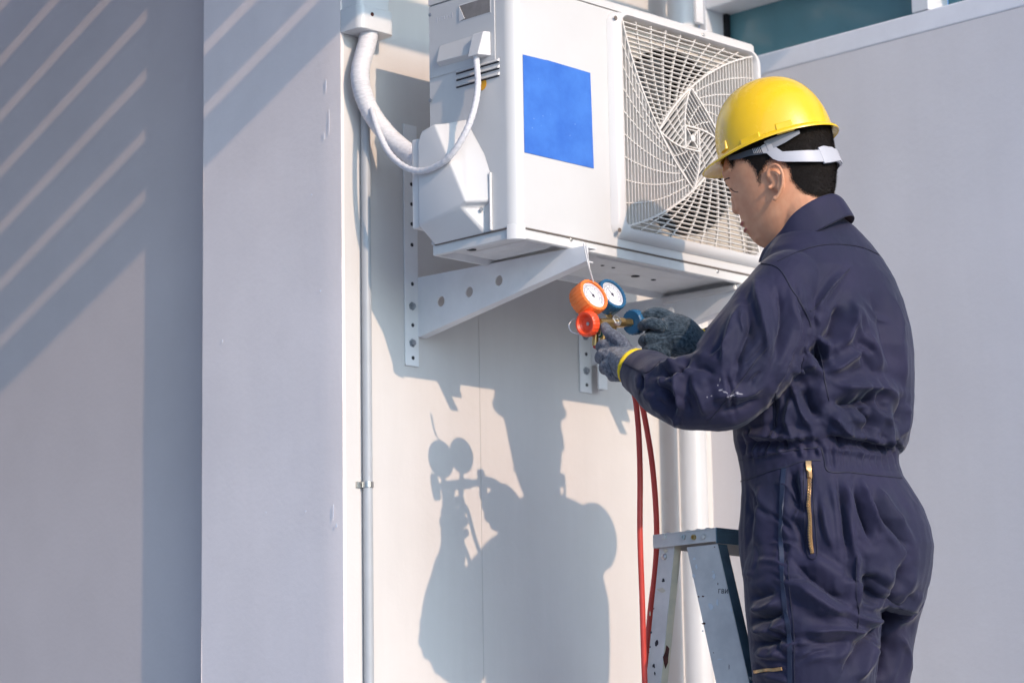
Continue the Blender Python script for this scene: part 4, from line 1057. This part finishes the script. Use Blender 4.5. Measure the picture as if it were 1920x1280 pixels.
# ---- head: sections in a tilted head frame
HC = at(1462, 300, 5.60)
az = math.radians(18); hf = Vector((-math.cos(az) * rt0[0] + math.sin(az) * math.cos(YAW), -math.cos(az) * rt0[1] + math.sin(az) * math.sin(YAW), 0))
tl = math.radians(20)
HF = (hf * math.cos(tl) + Vector((0, 0, -1)) * math.sin(tl)).normalized()
HU = (hf * math.sin(tl) + Vector((0, 0, 1)) * math.cos(tl)).normalized()
HL = HU.cross(HF).normalized()            # his left, towards the camera
def fh(u, v, l=0.0):
    p = on_plane(u, v, HC + HL * l, HL) - HC; return p.dot(HF), p.dot(HU)
def hp(f, h, l): return HC + HF * f + HU * h + HL * l
front = sorted([fh(*p)[::-1] for p in ((1372, 190), (1358, 225), (1353, 262), (1354, 290), (1356, 312), (1357, 332), (1359, 341), (1366, 352), (1371, 362), (1375, 374), (1381, 390), (1387, 404), (1390, 413), (1394, 422), (1397, 428), (1401, 434), (1403, 440), (1408, 447), (1413, 453), (1422, 461), (1434, 466), (1446, 468))])
back = sorted([fh(*p)[::-1] for p in ((1480, 170), (1520, 180), (1544, 205), (1554, 240), (1560, 275), (1564, 310), (1561, 345), (1552, 380), (1540, 420), (1525, 460))])
def interp(tab, h):
    return float(np.interp(h, [t[0] for t in tab], [t[1] for t in tab]))
h_lo, h_hi = min(t[0] for t in front) + 0.001, 0.115
wid = [(-0.17, 0.040), (-0.145, 0.046), (-0.12, 0.056), (-0.09, 0.064), (-0.05, 0.070), (-0.01, 0.074), (0.03, 0.077), (0.06, 0.074), (0.085, 0.062), (0.105, 0.040), (0.115, 0.02)]
bd = MB(); loops = []
NH = 44
for i in range(NH + 1):
    h = h_lo + (h_hi - h_lo) * i / NH
    ff, bb = interp(front, h), interp(back, h)
    if h > 0.03:
        k = math.sqrt(max(0.02, 1 - ((h - 0.03) / 0.087) ** 2)) * (1 - 0.06 * min(1, (h - 0.03) / 0.02)); m_ = (ff + bb) / 2; ff, bb = m_ + (ff - m_) * k, m_ + (bb - m_) * k
    w_ = interp(wid, h); lo = []
    nar = float(np.interp(h, [-0.17, -0.13, -0.09, -0.04, 0.0, 0.05], [0.62, 0.52, 0.36, 0.24, 0.18, 0.12]))
    for k in range(48):
        t = 2 * math.pi * k / 48; c, s_ = math.cos(t), math.sin(t)
        f = (ff + bb) / 2 + (ff - bb) / 2 * math.copysign(abs(c) ** 0.92, c)
        l = w_ * math.copysign(abs(s_) ** 0.90, s_) * (1 - nar * max(0, c) ** 1.6)
        lo.append(hp(f, h, l))
    loops.append(lo)
bd.loft(loops)
nb, nt_ = fh(1371, 360), fh(1373, 397)
# nose, lips, brow, cheek, lids
bd.tube([hp(nb[0] - 0.008, nb[1], 0), hp(nb[0] * 0.6 + nt_[0] * 0.4 - 0.006, nb[1] * 0.6 + nt_[1] * 0.4, 0), hp(nt_[0] - 0.012, nt_[1] + 0.002, 0)], [0.0055, 0.0075, 0.0105], 14)
bd.ball(hp(nt_[0] - 0.0095, nt_[1], 0), 0.0098, 14, 10)
for s_ in (-1, 1):
    bd.ball(hp(nt_[0] - 0.018, nt_[1] - 0.002, 0.011 * s_), 0.0085, 12, 8)
    bf = fh(1357, 337); bd.tube([hp(bf[0] - 0.008, bf[1], 0.008 * s_), hp(bf[0] - 0.012, bf[1] + 0.003, 0.028 * s_), hp(bf[0] - 0.026, bf[1] - 0.001, 0.046 * s_)], [0.006, 0.0075, 0.005], 10)
    ef = fh(1376, 366); bd.ball(hp(ef[0] - 0.0185, ef[1] + 0.004, 0.027 * s_), 0.0112, 14, 10)
    cf = fh(1392, 396); bd.ball(hp(cf[0] - 0.043, cf[1], 0.034 * s_), [HF * 0.024, HL * 0.0145, HU * 0.022], 14, 10)
ul_, ll_ = fh(1392, 421), fh(1399, 433)
bd.ball(hp(ul_[0] - 0.006, ul_[1], 0), [HF * 0.0095, HL * 0.020, HU * 0.0065], 14, 8)
bd.ball(hp(ll_[0] - 0.005, ll_[1], 0), [HF * 0.0095, HL * 0.017, HU * 0.0062], 14, 8)
ch = fh(1418, 453); bd.ball(hp(ch[0] - 0.016, ch[1] + 0.004, 0), [HF * 0.020, HL * 0.024, HU * 0.016], 14, 8)
# ears
def ear(s_):
    l0 = 0.0725
    def e(u, v, l): f, h = fh(u, v, l0); return hp(f, h, s_ * l)
    bd.tube(smooth_path([e(1441, 337, 0.070), e(1440, 326, 0.078), e(1446, 315, 0.083), (e(1457, 312, 0.088)), e(1467, 320, 0.0905), e(1471, 334, 0.0895), e(1470, 349, 0.087), e(1464, 362, 0.083), e(1457, 373, 0.079)], 5),
            [0.0034] * 3 + [0.0040] * 38, 8)
    bd.tube(smooth_path([e(1450, 324, 0.079), e(1459, 328, 0.0835), e(1463, 340, 0.083), e(1459, 355, 0.080)], 5), 0.0036, 8)
    bd.tube(smooth_path([e(1466, 330, 0.083), e(1467, 345, 0.081), e(1461, 358, 0.078)], 5), 0.0042, 8)
    bd.ball(e(1454, 373, 0.0775), 0.0062, 10, 8)
    bd.ball(e(1444, 352, 0.0755), 0.0052, 10, 8)
    bd.ball(e(1456, 340, 0.0735), [HF * 0.013, HU * 0.026, HL * 0.006], 14, 8)
ear(1); ear(-1)
# neck, shoulders, hidden trunk and arms
bd.tube([hp(-0.018, -0.02, 0), at(1502, 372, 5.575), at(1520, 420, 5.55), at(1540, 480, 5.52), at(1545, 560, 5.51)], [0.052, 0.057, 0.060, 0.068, 0.09], 24)
bd.tube([at(1545, 540, 5.51), at(1548, 700, 5.49), at(1540, 860, 5.47), at(1560, 1040, 5.45)], [0.10, 0.13, 0.11, 0.12], 20)
bd.tube([at(1520, 540, 5.45), at(1444, 610, 5.37), at(1320, 730, 5.33), at(1230, 712, 5.44), at(1180, 684, 5.535), at(1160, 670, 5.57)], [0.055, 0.045, 0.036, 0.030, 0.024, 0.022], 14)
bd.tube([at(1600, 540, 5.62), at(1540, 600, 5.77), at(1440, 662, 5.81), at(1330, 643, 5.735), at(1290, 632, 5.70)], [0.055, 0.045, 0.036, 0.026, 0.024], 14)
hme = remesh(bd, 0.0024, 9, 0.5)
body = link(hme, "body", M['skin'], pw, smooth=True)
hbv = BVHTree.FromPolygons([tuple(c) for c in vert_np(hme)], [tuple(p.vertices) for p in hme.polygons])

# ---- hair: a cropped shell plus short strands, in head coordinates
hair_line = [fh(u, v, 0.07) for u, v in ((1340, 160), (1350, 285), (1358, 304), (1366, 318), (1373, 312), (1380, 301), (1398, 305), (1410, 318), (1415, 334), (1419, 349), (1425, 347), (1429, 328), (1437, 315), (1444, 305), (1462, 304), (1476, 318), (1479, 338), (1490, 352), (1505, 363), (1524, 369), (1545, 371), (1580, 372), (1600, 250), (1560, 130), (1420, 120))]
def in_poly(f, h, poly):
    c = False; n = len(poly)
    for i in range(n):
        (x0, y0), (x1, y1) = poly[i], poly[(i + 1) % n]
        if (y0 > h) != (y1 > h) and f < (x1 - x0) * (h - y0) / (y1 - y0) + x0: c = not c
    return c
hco, hno = vert_np(hme), norm_np(hme)
rel = hco - np.array(HC); Hf_, Hh_, Hl_ = rel @ np.array(HF), rel @ np.array(HU), rel @ np.array(HL)
mask = np.zeros(len(hco), bool)
for i in np.nonzero((Hh_ > -0.12) & (np.abs(rel).max(1) < 0.25))[0]:
    jit = 0.0018 * noise.noise(Vector(hco[i]) * 160)
    mask[i] = in_poly(Hf_[i] + jit, Hh_[i] + jit, hair_line) and not (abs(Hl_[i]) > 0.0755 and Hf_[i] > -0.03 and Hf_[i] < 0.035 and Hh_[i] < 0.01)
hl_arr = np.array(hair_line + hair_line[:1])
ed_all = np.full(len(hco), 1.0); mi_ = np.nonzero(mask)[0]
ed_all[mi_] = seg_dist(np.stack([Hf_[mi_], Hh_[mi_]], 1), hl_arr)[0]
fr_ = random.Random(9)
hs = MB(); used, tris = {}, []
for p in hme.polygons:
    if all(mask[v] for v in p.vertices):
        ed_ = min(ed_all[v] for v in p.vertices)
        tris += [p] * (1 + int(3.5 * min(1.0, ed_ / 0.009)))
        if ed_ < 0.0065: continue
        f = []
        for v in p.vertices:
            if v not in used:
                used[v] = len(used)
                hs.v.append(Vector(hco[v] + hno[v] * (0.0012 + 0.0004 * noise.noise(Vector(hco[v]) * 90))))
            f.append(used[v])
        hs.f.append(tuple(f))
sr_ = random.Random(4)
for p in tris:
    c = Vector(p.center) + Vector((sr_.uniform(-1, 1), sr_.uniform(-1, 1), sr_.uniform(-1, 1))) * 0.0013; n_ = Vector(p.normal)
    d = (n_ * 0.35 + HU * -0.80 + HF * -0.30 + Vector((sr_.uniform(-.35, .35), sr_.uniform(-.35, .35), sr_.uniform(-.35, .35)))).normalized()
    e_ = min(1.0, ed_all[p.vertices[0]] / 0.012)
    sd_ = d.cross(n_).normalized() * 0.00042; L0 = sr_.uniform(0.002, 0.0045) * (0.9 + 0.8 * e_)
    b_ = len(hs.v); o_ = c + n_ * (0.0002 + 0.0013 * e_); hs.v += [o_ - sd_, o_ + sd_, o_ + d * L0]; hs.f.append((b_, b_ + 1, b_ + 2))
hm = bpy.data.meshes.new("hair"); hm.from_pydata([tuple(v) for v in hs.v], [], hs.f); hm.update()
link(hm, "hair", M['hair'], pw, smooth=True)
# eyes: lashes and brows, lips
for s_ in (-1,):
    ef = fh(1374, 357); cx_ = hp(ef[0] - 0.014, ef[1], 0.029 * s_)
    MB().tube(smooth_path([hp(ef[0] - 0.0065, ef[1] - 0.004, 0.020 * s_), hp(ef[0] - 0.0025, ef[1] - 0.003, 0.029 * s_), hp(ef[0] - 0.010, ef[1] - 0.002, 0.040 * s_)], 5), 0.0014, 6).build("eyelash", M['hair'], body)
    bf = fh(1357, 337); eb = []
    for a, b, l in ((-0.006, 0.000, 0.010), (-0.007, 0.003, 0.022), (-0.013, 0.003, 0.036), (-0.024, -0.001, 0.050)):
        eb.append(hp(bf[0] + a, bf[1] + b, l * s_))
    MB().tube(smooth_path(eb, 5), 0.0026, 8).build("eyebrow", M['hair'], body)
MB().ball(hp(ul_[0] - 0.0050, ul_[1] - 0.001, 0), [HF * 0.0095, HL * 0.0195, HU * 0.0048], 16, 8).ball(hp(ll_[0] - 0.0040, ll_[1], 0), [HF * 0.0095, HL * 0.0165, HU * 0.0048], 16, 8).build("lips", M['lip'], body, smooth=True)

def on_skin(u, v):
    h = hbv.ray_cast(Vector((0, 0, 0)), Vector(ray(u, v)).normalized()); return h[0] + h[1] * 0.0006 if h[0] is not None else None
for nm, uvs, r_ in (("eyelid_line", ((1370, 353), (1374, 357), (1379, 360), (1384, 360)), 0.0007), ("eyebrow", ((1359, 338), (1363, 335), (1368, 334)), 0.0013)):
    ps = [q for q in (on_skin(*p) for p in uvs) if q is not None]
    if len(ps) > 2: MB().tube(smooth_path(ps, 4), r_, 8).build(nm, M['hair'], body)

# ---- hard hat
tz = math.radians(15.5)
GF = (hf * math.cos(tz) + Vector((0, 0, -1)) * math.sin(tz)).normalized(); GU = (hf * math.sin(tz) + Vector((0, 0, 1)) * math.cos(tz)).normalized(); GL = GU.cross(GF).normalized()
GC = on_plane(1452, 276, HC, HL)
def gp(f, h, l): return GC + GF * f + GU * h + GL * l
shell = MB(); lo = []
NS = 72
def section(h, k, extra=0.0):
    out_ = []
    for i in range(NS):
        t = 2 * math.pi * i / NS; c, s_ = math.cos(t), math.sin(t)
        out_.append(gp(0.1215 * k * c - 0.004 + extra * c, h, (0.104 * k + extra) * s_))
    return out_
HT = 0.144
dome = []
for i in range(1, 19):
    a = math.pi / 2 * i / 18
    dome.append((HT * math.cos(a * 0.985) ** 0.92 if i < 18 else 0.004, math.sin(a * 0.985) ** 0.84))
lo = [[gp(0.0008 * math.cos(2 * math.pi * i / NS) - 0.004, HT, 0.0008 * math.sin(2 * math.pi * i / NS)) for i in range(NS)]]
for h, k in dome: lo.append(section(h, k))
brim = []
for e, dh in ((0.004, 0.0), (0.5, -0.002), (0.94, -0.005), (1.0, -0.008), (0.95, -0.0100), (0.5, -0.0065), (0.0, -0.0042)):
    rg = []
    for i in range(NS):
        t = 2 * math.pi * i / NS; c, s_ = math.cos(t), math.sin(t)
        wv_ = 0.0075 + 0.034 * max(0, c) ** 2.2 + 0.004 * max(0, -c) ** 4
        dr = 0.002 * max(0, c) ** 3 * e - 0.001 * e
        rg.append(gp(0.1215 * c - 0.004 + wv_ * e * c, dh + dr + 0.002, (0.104 + 0.0065 * e) * s_))
    brim.append(rg)
lo += brim
ins = []
for h, k in dome[::-1]: lo.append(section(max(h - 0.003, 0.0), k * 0.972))
shell.loft(lo)
hat = thing_hat = shell.build("hard_hat", M['helmet'], pw, auto=50)
# raised lugs and slot block round the lower shell
for (u, v, sx, sz, dp) in ((1360, 277, 0.013, 0.011, 0.010), (1404, 262, 0.024, 0.008, 0.007), (1474, 244, 0.019, 0.013, 0.006)):
    r = Vector(ray(u, v)); dd = None
    # meet the dome on the near side
    best = None
    for i in range(NS):
        for h, k in dome[8:]:
            t = 2 * math.pi * i / NS
            P_ = gp(0.1215 * k * math.cos(t) - 0.004, h, 0.104 * k * math.sin(t))
            if (P_ - GC).dot(GL) < 0: continue
            q = project(P_)[0][0]; e = math.hypot(q[0] - u, q[1] - v)
            if best is None or e < best[0]: best = (e, P_, t)
    P_, t = best[1], best[2]
    N_ = (GF * math.cos(t) / 0.1215 + GL * math.sin(t) / 0.104).normalized(); S_ = GU.cross(N_).normalized()
    lg = MB(); o_ = P_ - N_ * 0.006
    def pt(a, b, c): return o_ + S_ * a + GU * b + N_ * c
    lg.loft([[pt(-sx, -sz, 0), pt(sx, -sz, 0), pt(sx, sz, 0), pt(-sx, sz, 0)], [pt(-sx * 0.9, -sz * 0.95, 0.006 + dp * 0.55), pt(sx * 0.9, -sz * 0.95, 0.006 + dp * 0.55), pt(sx * 0.88, sz * 0.7, 0.004 + dp * 0.35), pt(-sx * 0.88, sz * 0.7, 0.004 + dp * 0.35)]])
    lg.build("lug", M['helmet'], hat, bevel=0.0015, seg=3, auto=40)
# suspension band: wraps the back of the head below the shell
def strap(pts_t, m, name, th=0.0022):
    outer_, lo_ = [], []
    for f, h0, h1, l in pts_t:
        nrm = Vector((0, 0, 0)) + (HF * f * 0.8 + HL * l).normalized()
        lo_.append([hp(f, h0, l), hp(f, h1, l), hp(f, h1, l) + nrm * th, hp(f, h0, l) + nrm * th])
    return MB().loft(lo_).build(name, m, hat, bevel=0.0008, auto=40)
def band_pts(uvs, l_of):
    o_ = []
    for u, v0, v1 in uvs:
        l = l_of(u); f0, h0 = fh(u, v1, l); f1, h1 = fh(u, v0, l); o_.append((f0, h0, h1, l))
    return o_
def lu(u):   # half-breadth of the band along its length
    f = fh(u, 290, 0.05)[0]; c = (f + 0.012) / 0.100
    return 0.083 * math.sqrt(max(0.0, 1 - min(1, c * c))) if f < -0.012 else 0.083 * math.sqrt(max(0.05, 1 - ((f + 0.012) / 0.135) ** 2))
side = [(1426, 277, 288), (1438, 268, 288), (1450, 263, 299), (1460, 264, 303), (1475, 281, 304), (1490, 280, 304), (1505, 279, 304), (1520, 278, 304), (1534, 278, 304), (1546, 277, 304)]
side = band_pts(side, lu)
full = side + [(-0.113, (side[-1][1]), side[-1][2], 0.012), (-0.113, side[-1][1], side[-1][2], -0.012)] + [(f, a, b, -l) for f, a, b, l in side[::-1]]
bnd = strap(full, M['band'], "headband")
# upper limb of the strap from the shell down to the band
strap(band_pts([(1440, 262, 285), (1456, 255, 276), (1472, 250, 268), (1488, 246, 258), (1500, 244, 251)], lambda u: lu(u) + 0.0005), M['band_arm_shade'], "strap_arm")
rc = MB()
c_ = fh(1547, 290, 0.045)
strap([(c_[0] + 0.010, c_[1] - 0.018, c_[1] + 0.018, 0.049), (c_[0], c_[1] - 0.019, c_[1] + 0.019, 0.041), (c_[0] - 0.012, c_[1] - 0.016, c_[1] + 0.016, 0.020), (c_[0] - 0.014, c_[1] - 0.016, c_[1] + 0.016, 0.0), (c_[0] - 0.012, c_[1] - 0.016, c_[1] + 0.016, -0.02)], M['band'], "size_buckle", 0.005)
for k in range(5):
    u = 1414 + 3.2 * k
    strap(band_pts([(u, 277 - k * 0.6, 288 - k * 0.3), (u + 1.4, 276.6 - k * 0.6, 288 - k * 0.3)], lambda q: lu(q) + 0.0026), M['band'], "adjuster_tooth", 0.0008)
strap(band_pts([(1368, 292, 301), (1388, 286, 298), (1408, 279, 292), (1420, 276, 291), (1432, 270, 289)], lambda q: lu(q) + 0.0008), M['band_brim_shade'], "adjuster_strip", 0.0015)

# ---- collar
colr = MB(); lo = []
# near edge of the fold-over collar: (top u,v), (lower u,v), camera depth
CT = [((1431, 468), (1425, 490), 5.50), ((1446, 453), (1446, 482), 5.475), ((1464, 433), (1472, 470), 5.455), ((1482, 407), (1500, 452), 5.445), ((1500, 391), (1525, 437), 5.445), ((1522, 377), (1548, 424), 5.45), ((1545, 367), (1568, 413), 5.465), ((1565, 364), (1584, 404), 5.475), ((1580, 373), (1594, 402), 5.495), ((1587, 388), (1598, 408), 5.525), ((1580, 398), (1590, 418), 5.575), ((1555, 408), (1560, 430), 5.61), ((1520, 420), (1520, 445), 5.66), ((1480, 440), (1478, 465), 5.655), ((1448, 462), (1444, 484), 5.63), ((1434, 472), (1428, 494), 5.575)]
tp = smooth_path([at(*a, d) for a, b, d in CT], 4); bt = smooth_path([at(b[0], b[1] + 4, d - 0.010) for a, b, d in CT], 4)
nc = sum(tp, Vector()) / len(tp)
for a, b in zip(tp, bt):
    out_ = (a - nc); out_.z = 0; out_.normalize()
    wob_ = 0.002 * noise.noise(a * 25)
    lo.append([b + out_ * (0.006 + wob_), b.lerp(a, 0.5) + out_ * 0.0045, a + out_ * 0.0015, a + Vector((0, 0, 0.0012)), a - out_ * 0.003, b.lerp(a, 0.4) - out_ * 0.001, b + out_ * 0.004])
colr.loft(lo)
cm_ = colr.build("collar", M['navy'], cover, auto=60)
cm_.modifiers.new("sub", 'SUBSURF').render_levels = 1

# ---- gloves
def glove(build, voxel, m, name, label=None):
    b = MB(); build(b); me = remesh(b, voxel, 4, 0.5)
    o = link(me, name, m, pw, smooth=True)
    if label: o["label"] = label
    return o
GK = 5.57 / FPX
def finger(b, pts, r0, r1):
    P_ = smooth_path([at(*p) for p in pts], 4); n = len(P_)
    b.tube(P_, [(r0 + (r1 - r0) * i / (n - 1)) for i in range(n)], 14); b.ball(P_[-1], r1 * 0.98, 12, 8); b.ball(P_[0], r0, 12, 8)
def near_glove(b):
    b.tube(smooth_path([at(1196, 693, 5.515), at(1184, 686, 5.53), at(1170, 676, 5.555), at(1156, 668, 5.58), at(1146, 662, 5.60)], 4), [0.038, 0.038, 0.0375, 0.037, 0.0365, 0.0355, 0.0355, 0.035, 0.0345, 0.034, 0.033, 0.032, 0.031, 0.03, 0.029, 0.027, 0.024], 20)
    b.ball(at(1160, 685, 5.565), [Vector(RT) * 0.034, Vector(UP) * 0.034, Vector(fwd) * 0.030], 18, 12)
    b.ball(at(1145, 668, 5.59), [Vector(RT) * 0.026, Vector(UP) * 0.028, Vector(fwd) * 0.028], 18, 12)
    # thumb up on the valve body
    finger(b, [(1178, 662, 5.545), (1166, 642, 5.55), (1152, 630, 5.565), (1141, 623, 5.575), (1134, 613, 5.59)], 0.0150, 0.0108)
    # four fingers folded under: knuckles at the left and lower edge, tips turned back towards the palm
    finger(b, [(1148, 652, 5.57), (1133, 646, 5.575), (1126, 650, 5.60), (1132, 648, 5.635), (1146, 642, 5.645)], 0.0125, 0.0100)
    finger(b, [(1148, 668, 5.56), (1130, 664, 5.568), (1125, 672, 5.60), (1134, 672, 5.635), (1150, 662, 5.645)], 0.0128, 0.0102)
    finger(b, [(1154, 684, 5.555), (1136, 684, 5.562), (1133, 692, 5.595), (1142, 692, 5.63), (1158, 680, 5.64)], 0.0125, 0.0098)
    finger(b, [(1164, 698, 5.55), (1150, 700, 5.558), (1148, 706, 5.585), (1156, 704, 5.615), (1168, 694, 5.625)], 0.0115, 0.0090)
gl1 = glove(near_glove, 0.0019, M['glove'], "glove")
def far_glove(b):
    b.tube(smooth_path([at(1312, 646, 5.715), at(1296, 641, 5.705), at(1276, 632, 5.70), at(1255, 625, 5.70), at(1236, 622, 5.70)], 4), [0.030, 0.031, 0.033, 0.035, 0.038, 0.040, 0.042, 0.044, 0.045, 0.0455, 0.0455, 0.045, 0.044, 0.043, 0.041, 0.038, 0.034], 22)
    b.ball(at(1243, 634, 5.69), [Vector(RT) * 0.040, Vector(UP) * 0.042, Vector(fwd) * 0.032], 18, 12)
    # index and thumb on the blue knob, others folded beneath
    finger(b, [(1262, 600, 5.70), (1238, 588, 5.69), (1218, 588, 5.685), (1203, 595, 5.69)], 0.0150, 0.0108)
    finger(b, [(1240, 612, 5.665), (1224, 606, 5.655), (1212, 607, 5.66), (1204, 612, 5.675)], 0.0145, 0.0108)
    finger(b, [(1232, 632, 5.67), (1214, 634, 5.665), (1206, 640, 5.685), (1212, 640, 5.71)], 0.0130, 0.0105)
    finger(b, [(1236, 652, 5.67), (1219, 654, 5.665), (1212, 658, 5.685), (1218, 656, 5.71)], 0.0125, 0.0100)
    finger(b, [(1248, 664, 5.67), (1232, 668, 5.67), (1226, 670, 5.69), (1233, 667, 5.71)], 0.0115, 0.0095)
gl2 = glove(far_glove, 0.0021, M['glove_shade'], "glove")
def cuff(c0, c1, r0, r1, parent):
    A = (c1 - c0); n = A.length
    MB().lathe(c0, A, [(r0 - 0.003, 0), (r0 + 0.0008, 0.001), (r0 + 0.0016, n * 0.3), ((r0 + r1) / 2 + 0.0018, n * 0.6), (r1 + 0.0008, n - 0.001), (r1 - 0.003, n)], 40, lambda t, r: 1 + 0.012 * math.sin(22 * t)).build("cuff_band", M['yellow'], parent, smooth=True)
cuff(at(1186, 687.5, 5.526), at(1191, 690, 5.519), 0.0383, 0.0383, gl1)
cuff(at(1306, 644.5, 5.712), at(1312, 646.5, 5.715), 0.0325, 0.0315, gl2)

# ---- boots on the tread (below the frame)
for u, d in ((1510, 5.35), (1618, 5.55)):
    p = at(u, 1850, d); b = MB()
    b.tube([p + Vector((0, 0, 0.05)), p + Vector((0, 0, -0.06))], [0.055, 0.058], 18)
    b.ball(p + Vector((0, 0.06, -0.075)), [Vector((0.048, 0, 0)), Vector((0, 0.145, 0)), Vector((0, 0, 0.05))], 18, 10)
    link(remesh(b, 0.006, 3), "boot", M['boot'], pw, smooth=True)
